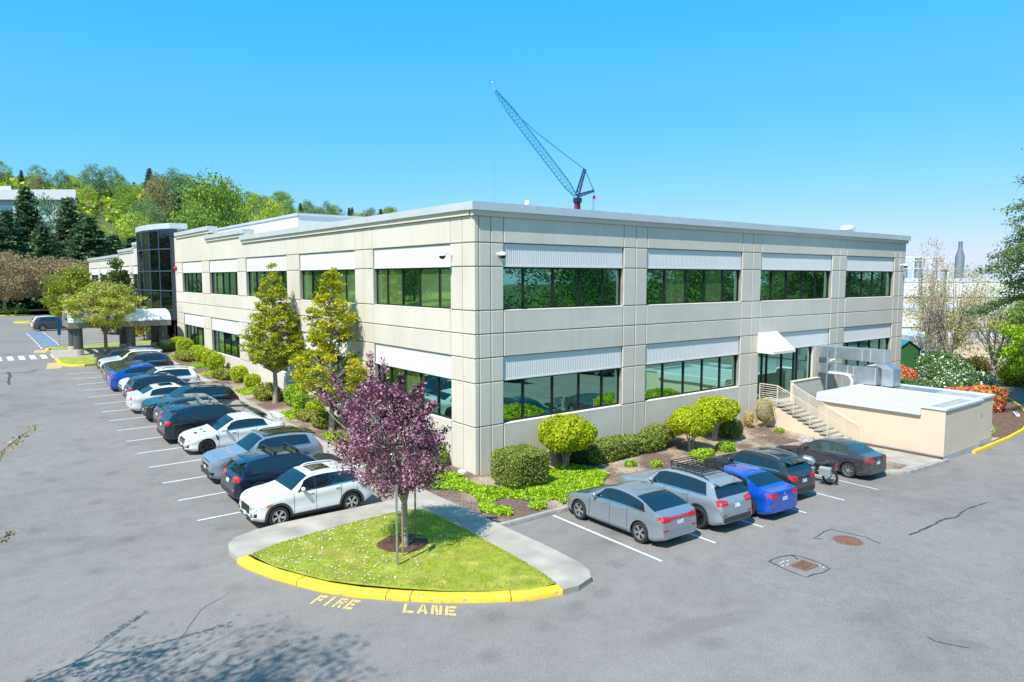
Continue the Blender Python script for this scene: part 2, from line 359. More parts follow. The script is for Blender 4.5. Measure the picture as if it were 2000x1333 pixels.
for a,b in zip(cuts,cuts[1:]):
    if b-a<2: continue
    seg=[tuple(p) for p in P[a:b+1]]
    for i in (0,-1):
        j=1 if i==0 else -2; seg[i]=(seg[i][0]+(seg[j][0]-seg[i][0])*.12,seg[i][1]+(seg[j][1]-seg[i][1])*.12)
    o=kerb('kerb_stone',seg,.36,.155,YELLOW,'','kerb',step=.12,kind='x'); del o['kind']; o.parent=ky
yk_m=[(a[0]+(a[0]+6.2)*.022,a[1]+(a[1]+4.5)*.03) for a in yk_i]
sheet('lawn',[(-9.9,-2.7)]+lawnp[1:]+yk_m[::-1][1:-1],.145,GRASS,step=.35)
bm=bmesh.new(); lo=bpy.data.objects['lawn']; bm.from_mesh(lo.data); rr=random.Random(1)
for v in bm.verts:
    if not v.is_boundary: v.co.z+=.03+rr.uniform(-.012,.015)
bm.to_mesh(lo.data); bm.free()
def inpoly(x,y,P):
    c=False; n=len(P)
    for i in range(n):
        x1,y1=P[i];x2,y2=P[(i+1)%n]
        if (y1>y)!=(y2>y) and x<(x2-x1)*(y-y1)/(y2-y1)+x1: c=not c
    return c
def scatter(poly,n,rng,inset=0):
    xs=[p[0] for p in poly]; ys=[p[1] for p in poly]; out=[]
    while len(out)<n:
        x=rng.uniform(min(xs),max(xs)); y=rng.uniform(min(ys),max(ys))
        if inpoly(x,y,poly): out.append((x,y))
    return np.array(out)
lawnpoly=[(-9.9,-2.75)]+lawnp[1:]+yk_i[::-1][1:-1]
rng=np.random.default_rng(5)
MC=(-5.95,-4.75)
def grass_tufts(name,poly,n,zf,h=.06,mats=None,label=None):
    P=scatter(poly,n,rng); 
    keep=((P[:,0]-MC[0])**2/.75**2+(P[:,1]-MC[1])**2/.75**2)>1; P=P[keep]; n=len(P)
    z=np.array([zf(x,y) for x,y in P]); C=np.c_[P,z]; a=rng.uniform(0,6.28,n); hh=h*rng.uniform(.5,1.5,n); wd=h*.28
    dx=np.c_[np.cos(a),np.sin(a),np.zeros(n)]*wd; lean=np.c_[rng.normal(size=(n,2))*h*.4,hh]
    V=np.stack([C-dx,C+dx,C+lean],1).reshape(-1,3); F=np.arange(3*n).reshape(n,3)
    o=npmesh(name,V,F,rng.choice(3,n,p=[.5,.33,.17]),mats); o['kind']='stuff'
    if label: o['label']=label; o['category']='grass'
    return o
GM=[leaf('grass_blade',(.29,.33,.018)),leaf('grass_blade_light',(.39,.40,.035)),leaf('grass_blade_dry',(.42,.38,.10))]
grass_tufts('grass',lawnpoly,42000,lambda x,y:zt(x,y)+.15,.05,GM,'short mown grass covering the lawn island')
P=scatter(lawnpoly,1500,rng); P=P[[ (rng.random()<(1.0 if (x<-5.9+.8*math.sin(y*2) and y>-7.0) else .06)) for x,y in P]]
P=P[((P[:,0]-MC[0])**2+(P[:,1]-MC[1])**2)>.7]
C=np.c_[P,[zt(x,y)+.2 for x,y in P]]; V,F,mi=leaves(C,.036,rng,(1,.4),asp=.9,up=2.5)
o=npmesh('clover_flowers',V,F,mi,[mat('clover_white',(.85,.84,.78),.7),mat('clover_pink',(.75,.6,.62),.7)]); o['kind']='stuff'; o['label']='tiny white clover flowers sprinkled over the left of the lawn'; o['category']='flowers'
# mulch ring
o=sheet('mulch_ring',[(MC[0]+.78*math.cos(a)*(1+.06*math.sin(3*a)),MC[1]+.78*math.sin(a)*(1+.05*math.cos(4*a))) for a in np.arange(0,6.28,.3)],.185,MULCH,step=.2)
sheet('bare_earth',[(-6.91+.22*math.cos(a),-6.13+.2*math.sin(a)) for a in np.arange(0,6.28,.6)],.175,SOIL,step=.3)
# planting beds
def zbed(x,y):
    if y>-.01 and x<0.2: return zt(x,y)+.10+.14*ss(-2.6,0,x)
    return zt(x,y)+.10+max(0,(y+5.1)/5.1)*.020*max(0,x)+.05*math.sin(x*1.3)*math.sin(y*1.7)*ss(-5.1,-4,y)*ss(-2.6,-1.5,x)*ss(20,18,x)
slab('planting_bed',[(-2.6,-5.0),(16.2,-5.0),(20.0,-5.0),(20.0,.3),(-.05,.3),(-.05,47),(-2.6,47)],0,SOIL,zf=zbed,depth=.3,step=.9)
kerb('bed_kerb',[(-2.6,-5.12),(.3,-5.14),(5,-5.14),(10.5,-5.14),(15.4,-5.14),(15.75,-5.6),(15.85,-8.7),(16.1,-9.35),(16.7,-9.6),(18.2,-9.62),(21.35,-9.55)],.16,.16,KERBC,'low rough concrete kerb between the planting bed and the right hand stalls',step=.4)
slab('stair_walk',[(15.9,-5.1),(15.93,-8.6),(16.2,-9.3),(16.7,-9.5),(21.0,-9.45),(21.0,-4.9),(15.9,-4.9)],.135,CONC)
sheet('dirt_patch',[(16.5,-8.2),(18.1,-8.25),(18.0,-9.1),(16.9,-9.25),(16.3,-8.9)],.145,SOIL,step=.5)
slab('mulch_strip',[(20.98,-9.3),(21.5,-9.3),(21.5,-4.9),(20.98,-4.9)],.15,MULCH)
# right landscaping beyond the enclosure
kr=[(24.9,-9.45),(28.5,-9.2),(31.5,-9.0),(35.3,-8.6),(40,-7.6),(45,-5.6),(49,-3.4)]
kk=kerb('kerb',kr,.18,.16,YELLOW,'yellow painted kerb running from the enclosure to the right edge','kerb',step=.5)
land=[(22,-9.1),(24.9,-9.3),(28.5,-9.05),(31.5,-8.85),(35.3,-8.45),(40,-7.45),(45,-5.45),(49,-3.3),(54,2),(58,5),(66,9),(80,14),(80,40),(38.3,40),(38.3,-.2),(22,-.2)]
sheet('shrub_bed',land,.12,mat('reddish_mulch',(.15,.085,.055),.95,var=.4,vs=5,bump=.8,bs=20),step=2.5)
sheet('gravel_path',[(25.2,-9.2),(30.5,-8.85),(29.5,-7.6),(28.4,-7.2),(28.4,-9.0)],.135,mat('pale_gravel',(.42,.38,.33),.95,var=.4,vs=20),step=1)
sheet('lawn_patch',[(44,6),(52,4),(57,8),(60,14),(50,12)],.16,GRASS,step=2)
sheet('service_road',[(50,9.5),(58,7.2),(75,12),(75,18),(50,13)],.2,ASPH,step=3)
# left lot islands and canopy pad
slab('canopy_pad',[(-10.3,46.1),(-4.2,46.1),(-.3,46.1),(-.3,53.6),(-7.8,51.9),(-10.2,52.2)],.14,CONC)
slab('grass_island',[(-10.0,42.2),(-9.3,41.3),(-4.2,41.3),(-4.2,46.1),(-10.2,46.1)],.15,GRASS)
slab('grass_strip',[(-10.1,52.3),(-7.8,52.0),(-.3,53.7),(-.3,56.5),(-3,55.9),(-9.9,54.6)],.15,GRASS)
kerb('kerb',[(-10.25,46.0),(-10.2,42.9),(-10.0,42.1),(-9.4,41.35),(-8.8,41.25)],.22,.17,YELLOW,'short yellow kerb at the end of the grass island before the canopy')
kerb('kerb',[(-10.3,52.2),(-10.35,53.4),(-9.9,54.3)],.22,.17,YELLOW,'small yellow kerb nose beside the blue hatched bay')
for k,(x,y,r) in enumerate([(-9.7,126,3.3),(-8.9,99,1.6)]):
    pl=[(x+r*math.cos(a),y+r*1.5*math.sin(a)) for a in np.arange(0,6.28,.35)]
    slab('planted_island',pl,.17,GRASS)
    kerb('kerb',pl+[pl[0]],.25,.17,YELLOW,['oval yellow kerb round the far island with the hydrant','small yellow kerb nose behind the two far parked cars'][k])
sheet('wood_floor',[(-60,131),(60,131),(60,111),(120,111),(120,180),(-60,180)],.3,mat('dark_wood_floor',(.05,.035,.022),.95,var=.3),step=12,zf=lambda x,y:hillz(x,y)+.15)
# painted markings
mb=MB()
for y in [1.72]+[4.4+2.57*k for k in range(0,14)]: strip(mb,[(-10.25,y),(-4.2,y)],.1,.009)
for x,y0 in [(-.42,-5.25),(2.12,-5.3),(4.72,-5.3),(7.42,-5.3),(10.15,-5.3),(12.85,-5.3)]: strip(mb,[(x+.05,y0),(x-.08,-10.2)],.1,.009)
mb.build('stall_lines',WHITEL)['kind']='structure'
mb=MB()
for k in range(9):
    x=-16.6+k*.78; mb.add([(x,47.4,zt(x,47.4)+.01),(x+.42,47.4,zt(x,47.4)+.01),(x+.42,50.2,zt(x,50.2)+.01),(x,50.2,zt(x,50.2)+.01)],[(0,1,2,3)])
for k in range(10):
    y=55+k*2.1
    for xx in (-10.6,-9.0): strip(mb,[(xx,y),(xx,y+1.1)],.16,.02)
for k in range(8): strip(mb,[(-8.6,57+k*2.7),(-3.2,57+k*2.7)],.12,.012)
mb.build('crosswalk_bars',WHITEL)['kind']='structure'
mb=MB()
for k in range(10): strip(mb,[(-10.5,55.2+k*2.1),(-9.1,56.0+k*2.1)],.95,.014,step=3)
mb.build('blue_hatching',BLUEL)['kind']='structure'
mb=MB()
strip(mb,[(-10.9,41.0),(-10.5,44.5)],1.0,.009); strip(mb,[(-11.0,51.6),(-10.8,54)],.9,.009)
mb.build('worn_kerb_ramp_paint',YELLOWR)['kind']='structure'
r2=random.Random(3)
mb=MB()
for pts,wd in [([(8.02,-13.41),(8.92,-13.42),(9.93,-13.42),(10.92,-13.37),(11.36,-13.53),(12.19,-13.45),(13.31,-13.34),(14.73,-13.43)],.07),
  ([(5.25,-11.95),(5.04,-11.72),(5.93,-11.63),(6.4,-11.65),(6.59,-12.66),(6.4,-13.26)],.045),
  ([(2.09,-12.02),(2.65,-11.98),(3.13,-12.16),(3.21,-12.31),(3.22,-12.94),(3.03,-13.37),(2.58,-13.37),(1.91,-13.29),(1.89,-12.84),(2.09,-12.02)],.055),
  ([(3.1,-12.1),(2.95,-12.45)],.06),
  ([(1.03,-16.74),(.91,-16.92),(.97,-17.19),(1.23,-17.54)],.035),([(-13.79,40.87),(-13.71,39.22),(-13.96,36.38),(-13.94,34.75)],.18),([(-14.21,40.3),(-12.42,40.07),(-11.96,41.21)],.12),
  ([(-13.2,-7),(-12.4,-6.1),(-11.9,-5.2),(-11.0,-4.6)],.012),([(17.5,-14.2),(18.4,-13.8),(19,-14)],.05),([(14.5,-16.2),(15.1,-16.0),(15.6,-16.2)],.05)]:
    P=resample(pts,.25); P=[(p.x+r2.uniform(-.03,.03),p.y+r2.uniform(-.03,.03)) for p in P]; strip(mb,P,wd,.007,rng=r2,step=.25)
mb.build('crack_sealant_lines',TAR)['kind']='structure'
# lettering FIRE LANE: stencilled bars in a unit cell (0..1 x 0..1)
LET={'F':[(0,0,.3,1),(.36,.72,1,1),(.36,.38,.85,.62)],'I':[(.3,0,.62,1)],'R':[(0,0,.28,1),(.34,.76,.85,1),(.34,.42,.85,.6),(.7,.55,1,.85)],
 'E':[(0,0,.28,1),(.34,.76,1,1),(.34,.4,.85,.6),(.34,0,1,.24)],'L':[(0,0,.28,1),(.34,0,1,.26)],
 'A':[],'N':[(0,0,.26,1),(.74,0,1,1)]}
def letters(mb,txt,o,u,v):
    o=Vector(o);u=Vector(u);v=Vector(v);n=len(txt); cw=1/n
    def q(pts):
        vs=[]
        for a,b in pts:
            p=o+u*a+v*b; vs.append((p.x,p.y,zt(p.x,p.y)+.008))
        mb.add(vs,[tuple(range(len(vs)))])
    for i,ch in enumerate(txt):
        x0=i*cw; s=cw*.78
        for a,b,c_,d in LET[ch]: q([(x0+a*s,b),(x0+c_*s,b),(x0+c_*s,d),(x0+a*s,d)])
        if ch=='R': q([(x0+.5*s,.36),(x0+.72*s,.36),(x0+1.0*s,0),(x0+.72*s,0)])
        if ch=='N': q([(x0+.28*s,1),(x0+.5*s,1),(x0+.72*s,0),(x0+.5*s,0)])
        if ch=='A':
            q([(x0,0),(x0+.28*s,0),(x0+.52*s,1),(x0+.36*s,1)]); q([(x0+.72*s,0),(x0+s,0),(x0+.64*s,1),(x0+.54*s,.96)]); q([(x0+.34*s,.24),(x0+.68*s,.24),(x0+.64*s,.42),(x0+.4*s,.42)])
mb=MB(); letters(mb,'FIRE',(-9.62,-6.52),(.72,-1.0),(.43,.30)); letters(mb,'LANE',(-8.0,-8.38),(1.0,-1.0),(.28,.40))
mb.build('fire_lane_lettering',mat('yellow_lettering_paint',(.72,.50,.16),.7,col2=(.42,.34,.2),mixs=16,mixlo=.5,mixhi=.66))['kind']='structure'
# manhole and drain
mb=MB(); mb.lathe([(.0,.03),(.36,.03),(.36,.022),(.39,.022),(.39,.03),(.44,.028),(.45,.0)],28)
for k in range(-3,4): mb.box(-.3+abs(k)*.03,.3-abs(k)*.03,k*.09-.02,k*.09+.02,.03,.038)
o=mb.build('manhole_cover',RUST); o.location=(5.76,-12.49,zt(5.76,-12.49)-.012); tag(o,'round rusty manhole cover in the asphalt behind the blue sedan','manhole')
o=empty('storm_drain',(2.63,-12.8,zt(2.63,-12.8)),label='square rusty drain grate inside a sealed crack outline',cat='drain')
mb=MB()
for a in (-1,1): mb.box(a*.31-.04,a*.31+.04,-.26,.26,-.02,.02); mb.box(-.27,.27,a*.22-.04,a*.22+.04,-.02,.02)
mb.build('frame',RUST,o); mb=MB()
for k in range(9): mb.box(-.25+k*.06,-.22+k*.06,-.18,.18,-.02,.016)
mb.box(-.27,.27,-.012,.012,-.02,.014); mb.build('grate',RUST,o); MB().box(-.27,.27,-.18,.18,-.05,.0085).build('pit',BLACK,o)
mb=MB()
for k,(x,y) in enumerate([(2.25,-12.3),(2.42,-12.28),(2.58,-12.32),(2.1,-12.45),(2.3,-12.48),(3.02,-13.05),(2.98,-13.2)]): mb.box(x-.05,x+.05,y-.015,y+.015,zt(x,y)+.005,zt(x,y)+.009)
mb.build('stencil_marks',WHITEL)['kind']='structure'
# ---------------------------------------------------------------- the office building
BLD=empty('office_building',(0,0,0),label='long two storey cream concrete office building with green glass windows and stepped parapet',cat='building')
TR=lambda u,n,z:(u,-n,z)        # right facade: u along x, n outward
TL=lambda u,n,z:(-n,u,z)        # left facade: u along y
ZJ=[2.13,3.93,4.94,5.92,6.88,8.65,9.61,10.68]
def facade(T,pil,bays,zbase,ztops,name):
    """pil: list of breakpoint lists for pilasters; bays: (u0,u1)"""
    pan=MB(); back=MB(); g=.022
    def panel(u0,u1,z0,z1):
        if z1-z0<.05: return
        a,b,c,d=u0+g,u1-g,z0+g,z1-g; e=.018
        vs=[T(a,-.05,c),T(b,-.05,c),T(b,-.05,d),T(a,-.05,d),T(a,-e,c),T(b,-e,c),T(b,-e,d),T(a,-e,d),T(a+e,0,c+e),T(b-e,0,c+e),T(b-e,0,d-e),T(a+e,0,d-e)]
        pan.add(vs,[(8,9,10,11),(4,5,9,8),(5,6,10,9),(6,7,11,10),(7,4,8,11),(0,1,5,4),(1,2,6,5),(2,3,7,6),(3,0,4,7)])
    for br in pil:
        for u0,u1 in zip(br,br[1:]):
            zz=[zbase(u0)]+ZJ[:-1]+[ztops(.5*(u0+u1))]
            for z0,z1 in zip(zz,zz[1:]): panel(u0,u1,z0,z1)
        back.box(max(.05,br[0]),br[-1],-.045,-.34,zbase(br[0])-.5,ztops(.5*(br[0]+br[-1]))-.01,0,T)
    for u0,u1,skip in bays:
        zt_=ztops(.5*(u0+u1))
        for z0,z1 in [(zbase(u0),ZJ[0]),(ZJ[2],ZJ[3]),(ZJ[3],ZJ[4]),(ZJ[6],zt_)]:
            if skip and z1==ZJ[0]: continue
            panel(u0,u1,z0,z1)
        if not skip: back.box(u0,u1,-.045,-.34,zbase(u0)-.5,ZJ[0]-.05,0,T)
        back.box(u0,u1,-.045,-.34,ZJ[2],ZJ[4]-.05,0,T); back.box(u0,u1,-.045,-.34,ZJ[6],zt_-.01,0,T)
        # sloping concrete sills
        for zs in ((ZJ[0],) if not skip else ())+(ZJ[4],):
            back.add([T(u0,-.0,zs-.055),T(u1,-.0,zs-.055),T(u1,-.30,zs+.015),T(u0,-.30,zs+.015),T(u0,0,zs-.02),T(u1,0,zs-.02)],[(4,5,2,3)],1)
            back.box(u0+.02,u1-.02,0.002,-.30,zs-.075,zs-.022,1,T)
    pan.build('wall_panels',WALL,BLD); back.build('wall_core',[JOINT,WALL],BLD)
def ribbed(T,u0,u1,z0,z1):
    mb=MB(); n=int((u1-u0)/.105); p=(u1-u0-.08)/n; u=u0+.04; vs=[]
    for k in range(n):
        for a,d in ((0,-.084),(.40,-.084),(.5,-.075),(.90,-.075)): vs.append((u+(k+a)*p,d))
    vs.append((u+n*p,-.084)); b=[]
    for a,d in vs: b+= [T(a,d,z0+.05),T(a,d,z1-.02)]
    mb.add(b,[(2*i,2*i+2,2*i+3,2*i+1) for i in range(len(vs)-1)])
    mb.box(u0,u1,-.12,-.35,z0,z1,0,T); mb.box(u0,u1,-.06,-.13,z0,z0+.06,0,T)
    mb.build('ribbed_panel',RIBW,BLD)
GLASSB=glass_mat('window_glass_over_blind',(.34,.60,.40),(.16,.26,.10))
GLASSB.node_tree.nodes['Mix Shader'].inputs[0].default_value=.38
def window(T,u0,u1,z0,z1,fr,glass=GLASS,seed=0,blinds=0.):
    mb=MB(); n=len(fr)+1; U=[u0]+[u0+(u1-u0)*f for f in fr]+[u1]; r=random.Random(seed)
    for a,b in zip(U,U[1:]):
        t=[r.uniform(-.004,.004) for _ in range(4)]   # panes are never perfectly coplanar
        mb.add([T(a,-.26+t[0],z0),T(b,-.26+t[1],z0),T(b,-.26+t[2],z1),T(a,-.26+t[0]+t[2]-t[1],z1)],[(0,1,2,3)],1 if r.random()<blinds else 0)
    gl=mb.build('window',[glass,GLASSB],BLD); f=MB()
    for u in U: 
        f.box(max(u0,u-.035),min(u1,u+.035),-.2,-.30,z0,z1,0,T)
    f.box(u0,u1,-.202,-.30,z0,z0+.06,0,T); f.box(u0,u1,-.202,-.30,z1-.07,z1,0,T)
    f.build('window_frame',MULL,gl)
FR5=[[.17,.405,.63,.84],[.2,.41,.61,.81],[.18,.38,.6,.8],[.15,.38,.6,.82]]
pR=[[0,.25,.84,1.48],[8.58,9.42,10.22],[18.02,19.0,19.85],[27.7,28.6,29.5],[36.3,37.1,38.0]]
bR=[(1.48,8.58,0),(10.22,18.02,0),(19.85,27.7,1),(29.5,36.3,0)]
facade(TR,pR,bR,lambda u:-.1-.02*u,lambda u:10.68,'right')
for i,(a,b,sk) in enumerate(bR):
    ribbed(TR,a,b,8.65,9.61); ribbed(TR,a,b,3.93,4.94)
    window(TR,a,b,6.88,8.65,FR5[i],seed=i,blinds=.1)
    if not sk: window(TR,a,b,2.13,3.93,FR5[i],seed=i+9)
# entrance bay: glazed doors down to the landing, solid cheek with the duct openings
window(TR,19.85,25.9,1.15,3.93,[.12,.2,.46,.68,.74],seed=77)
mb=MB(); mb.box(25.9,27.7,-.06,-.34,-.9,3.93,0,TR); mb.box(19.85,25.9,-.045,-.34,-.9,1.15,0,TR); mb.build('door_cheek',WALL,BLD)
pL=[[0,.85,1.75],[8.8,9.8,10.85],[18.5,19.6,20.6],[28.7,29.7,30.7],[38.2,39.4,40.5],[47.3,50.0]]
bL=[(1.75,8.8,0),(10.85,18.5,0),(20.6,28.7,0),(30.7,38.2,0),(40.5,47.3,0)]
def topL(u): return 10.68 if u<29.0 else 11.25 if u<38.2 else 12.0 if u<64 else 11.85 if u<70 else 11.3 if u<80 else 10.75
facade(TL,pL,bL,lambda u:zt(-.5,u)-.1,topL,'left')
for i,(a,b,_) in enumerate(bL):
    ribbed(TL,a,b,8.65,9.61); ribbed(TL,a,b,3.93,4.94); window(TL,a,b,6.88,8.65,FR5[i%4],seed=i+20,blinds=.5 if i<2 else .12); window(TL,a,b,2.13,3.93,FR5[(i+1)%4],seed=i+30,blinds=.2)
pL2=[[63.5,65.2],[71.2,72.2,73.2],[79.6,80.6,81.6],[88,89,90],[96.5,97.5,98.5],[105.5,106.5,107.4]]
bL2=[(65.2,71.2,0),(73.2,79.6,0),(81.6,88,0),(90,96.5,0),(98.5,105.5,0)]
facade(TL,pL2,bL2,lambda u:1.6,topL,'far')
for i,(a,b,_) in enumerate(bL2):
    ribbed(TL,a,b,8.65,9.61); ribbed(TL,a,b,3.93,4.94); window(TL,a,b,6.88,8.65,FR5[i%4],seed=i+40); window(TL,a,b,2.13,3.93,FR5[(i+1)%4],seed=i+50)
# cornice + coping
def coping(T,u0,u1,z0,z1,name='coping',e0=0,e1=0):
    mb=MB(); mb.box(u0-e0*.1,u1+e1*.1,.1,-.3,z0-.2,z0+.01,0,T); mb.build('cornice',WALL,BLD)
    mb=MB(); mb.box(u0-e0*.2,u1+e1*.2,.2,-.34,z0+.012,z1,0,T)
    k=u0+3.0
    while k<u1: mb.box(k,k+.03,.206,-.34,z0+.01,z1+.004,0,T); k+=3.05
    mb.build('coping',COPE,BLD)
coping(TR,0.0,38.0,10.86,11.2,e0=0,e1=1)
mb=MB(); mb.box(-.2,0,-.2,.2,10.872,11.2); mb.build('coping',COPE,BLD); mb=MB(); mb.box(-.1,0,-.1,.1,10.66,10.87); mb.build('cornice',WALL,BLD)
coping(TL,.2,29.3,10.88,11.2)
coping(TL,28.4,38.7,11.36,11.68); coping(TL,37.5,48.9,12.05,12.38)
coping(TL,63.5,69.9,11.95,12.28); coping(TL,69.9,79.6,11.4,11.72); coping(TL,79.6,107.6,10.88,11.2)
mb=MB()
for u0,u1,z in ((28.4,38.7,11.68),(37.5,48.9,12.38),(48.9,64,12.38),(64,69.9,12.28),(69.9,79.6,11.72)):
    mb.box(.34,.6,u0,u1,10.5,z-.02)
mb.build('parapet_back',WALL,BLD)
mb=MB(); mb.box(.33,37.95,.33,107.5,10.4,10.62); mb.box(37.7,38.0,.35,107.5,-1.5,11.15); mb.box(.33,38,107.2,107.5,1,11.15); mb.build('roof',ROOF,BLD)
mb=MB(); mb.box(6,30,34,62,10.6,13.3); mb.build('plant_screen',RIBW,BLD); mb=MB(); mb.box(5.9,30.1,33.9,62.1,13.3,13.5); mb.build('screen_cap',COPE,BLD)
mb=MB(); mb.box(6-.01,6.02,48,48.05,11,13.3); mb.build('screen_seam',JOINT,BLD)
# bowed glass entrance tower
def arc(s=1.35,y0=50.0,y1=64.0,n=7,out=0.):
    ch=(y1-y0)/2; r=(s*s+ch*ch)/(2*s); a0=math.asin(ch/r); ym=(y0+y1)/2; pts=[]
    for k in range(n+1):
        a=a0*(1-2*k/n); pts.append((-((r+out)*math.cos(a)-(r-s)),ym-(r+out)*math.sin(a)))
    return pts
A=arc(n=7); ZT=[5.1,6.97,8.85,10.95,12.75]
gl=MB(); 
for (x0,y0),(x1,y1) in zip(A,A[1:]):
    for z0,z1 in zip(ZT,ZT[1:]): gl.add([(x0-.25,y0,z0),(x1-.25,y1,z0),(x1-.25,y1,z1),(x0-.25,y0,z1)],[(0,1,2,3)])
tg=gl.build('tower_glass',GLASSD,BLD); f=MB()
for x,y in A: f.box(x-.31,x-.2,y-.045,y+.045,4.2,12.75)
for z in ZT:
    for (x0,y0),(x1,y1) in zip(A,A[1:]): f.beam((x0-.27,y0,z),(x1-.27,y1,z),.10,.10)
f.build('mullions',MULLB,tg)
mb=MB(); Pf=arc(n=14,out=.2); mb.prism([(0.3,50)]+[(x-.02,y) for x,y in Pf]+[(.3,64)],4.15,5.05); mb.build('tower_base_band',mat('dark_band',(.06,.075,.10),.3,metal=.5),BLD)
mb=MB(); Pf=arc(n=20,out=.32); mb.prism([(1.2,49.7)]+[(x-.05,y) for x,y in Pf]+[(1.2,64.3)],12.85,13.36); mb.build('tower_cap',COPE,BLD)
mb=MB(); mb.box(-.25,.3,49.82,49.98,4.2,12.8); mb.build('tower_return',mat('dark_band',(.06,.075,.10)),BLD)
mb=MB(); mb.box(1.5,1.6,50,64,1.5,4.2); mb.build('lobby_wall',GLASSD,BLD)
mb=MB(); 
for y in (51.5,54,57,60,62.5): mb.box(1.35,1.5,y-.05,y+.05,1.5,4.15)
mb.build('lobby_frame',MULL,BLD)
for x,y in ((-.6,54.7),(-.6,59.5),(-1.6,63)):
    mb=MB(); mb.lathe([(.42,1.4),(.42,4.16)],18); mb.v=[(a+x,b+y,c) for a,b,c in mb.v]; mb.build('column',mat('grey_column',(.12,.125,.14),.6),BLD,smooth=True)
# fire bell, flood light, security cameras
o=empty('fire_bell',(-.05,49.3,9.1),label='small red fire alarm bell beside the glass tower',cat='alarm bell')
MB().lathe([(0,-.22),(.12,-.2),(.2,-.1),(.22,0)],16,axis='x').build('bell',mat('red_enamel',(.55,.02,.02),.4),o); MB().box(-.04,.05,-.1,.1,-.5,-.24).build('strobe',WHITE,o)
def cctv(loc,rz,label,arm):
    o=empty('security_camera',loc,rz,label,'camera','white security cameras on the facades')
    MB().lathe([(0,-.0),(.07,.0),(.07,.03),(0,.035)],12,axis='y').build('wall_plate',WHITE,o)
    mb=MB(); mb.tube([(0,.02,0),(0,.02+arm*.6,.08),(0,.02+arm,.02)],.03,8); mb.build('arm',WHITE,o,smooth=True)
    mb=MB(); mb.lathe([(0,.1),(.13,.08),(.16,0),(.16,-.05)],14,c=(0,.02+arm,0)); mb.build('housing',WHITE,o,smooth=True)
    mb=MB(); mb.lathe([(.14,-.05),(.12,-.13),(.06,-.18),(0,-.19)],14,c=(0,.02+arm,0)); mb.build('dome',BLACK,o,smooth=True)
cctv((1.18,-.0,9.15),math.pi,'white dome camera on the pilaster just right of the building corner',.32)
cctv((-.0,1.6,9.15),math.pi/2,'thin armed camera just left of the building corner',.45)
cctv((37.2,-.0,9.1),math.pi,'white camera high on the rightmost pilaster',.32)
o=empty('flood_light',(-.3,.5,.13),label='small white ground floodlight on the soil at the building corner',cat='light'); MB().box(-.12,.12,-.16,.16,.06,.2).build('lamp_head',WHITE,o,bevel=.02); MB().box(-.03,.03,-.03,.03,-.1,.06).build('stake',STEEL,o)
# roof equipment
o=empty('roof_antenna',(4.5,2.2,10.6),label='white globe antenna standing on the roof edge near the corner',cat='antenna')
MB().tube([(0,0,0),(0,0,.9)],.03,8).build('mast',STEEL,o); mb=MB(); mb.lathe([(0,.85),(.1,.88),(.14,.98),(.1,1.1),(0,1.14)],14); mb.build('globe',WHITE,o,smooth=True)
o=empty('roof_vent',(33.3,2.0,10.6),label='round white exhaust vent on the roof towards the right end',cat='vent')
MB().lathe([(.34,0),(.34,.95)],18).build('pipe',WHITEM,o,smooth=True); MB().lathe([(.5,.95),(.5,1.15),(.36,1.24),(0,1.27)],18).build('cap',WHITEM,o,smooth=True)
# ---------------------------------------------------------------- awning, landing, stairs, railings
o=empty('awning',(20.65,0,3.95),label='white fabric awning over the side door above the stairs',cat='awning')
mb=MB(); a=.97; mb.add([(-a,-.02,1.12),(a,-.02,1.12),(-a-.15,-1.15,.12),(a+.15,-1.15,.12),(-a-.15,-1.15,-.02),(a+.15,-1.15,-.02),(-a-.02,-.02,-.02),(a+.02,-.02,-.02)],[(0,2,3,1),(2,4,5,3),(0,6,4,2),(1,3,5,7)])
mb.build('canvas',mat('white_canvas',(.82,.80,.74),.8,trans=.15),o); mb=MB()
for s in (-1,1): mb.tube([(s*a,-.06,1.05),(s*(a+.1),-1.1,.1)],.02,6); mb.tube([(s*a,-.06,.03),(s*(a+.1),-1.1,.03)],.02,6)
mb.build('awning_frame',STEEL,o)
LZ=1.12; SX0,SX1=20.0,21.42; Y0=-1.15; NS=12; RUN=.325; RISE=(LZ+.60)/NS
o=empty('side_stairs',(0,0,0),label='concrete stairs down from the side door to the walk, with cream side wall',cat='stairs')
mb=MB(); mb.box(SX0,25.0,Y0,-.002,LZ-.14,LZ); mb.build('landing',CONC,o)
mb=MB()
for k in range(NS):
    z=LZ-RISE*(k+1); y=Y0-RUN*k; mb.box(SX0-.05,SX1,y-RUN-.03,y-.0,z,z+.06); 
    mb.box(SX0+.03,SX1,y-RUN+.0,y-RUN+.02,z-RISE+.06,z+.0,1)
mb.build('treads',[CONC,mat('dark_riser',(.16,.15,.135),.9)],o)
yf=Y0-RUN*NS
mb=MB(); mb.add([(SX0+.03,0,-1.2),(SX0+.03,0,LZ-.16),(SX0+.03,Y0,LZ-.16),(SX0+.03,yf,-.72),(SX0+.03,yf,-1.2),(SX0+.25,0,-1.2),(SX0+.25,0,LZ-.16),(SX0+.25,Y0,LZ-.16),(SX0+.25,yf,-.72),(SX0+.25,yf,-1.2)],[(0,1,2,3,4),(9,8,7,6,5),(1,6,7,2),(2,7,8,3),(3,8,9,4)])
mb.box(SX1-.05,SX1+.05,yf+.5,Y0,-1.2,-.3)
mb.build('side_wall',STUCCO,o)
o=empty('guard_wall',(0,0,0),label='cream guard wall with sloping end beside the landing under the ducts',cat='wall')
mb=MB(); mb.add([(x,y,z) for y in (-1.1,-1.3) for x,z in ((21.45,-.6),(21.45,2.22),(24.3,2.22),(25.35,.6),(25.35,-.6))],[(0,1,2,3,4),(9,8,7,6,5),(0,5,6,1),(1,6,7,2),(2,7,8,3),(3,8,9,4)]); mb.build('wall',WALL,o)
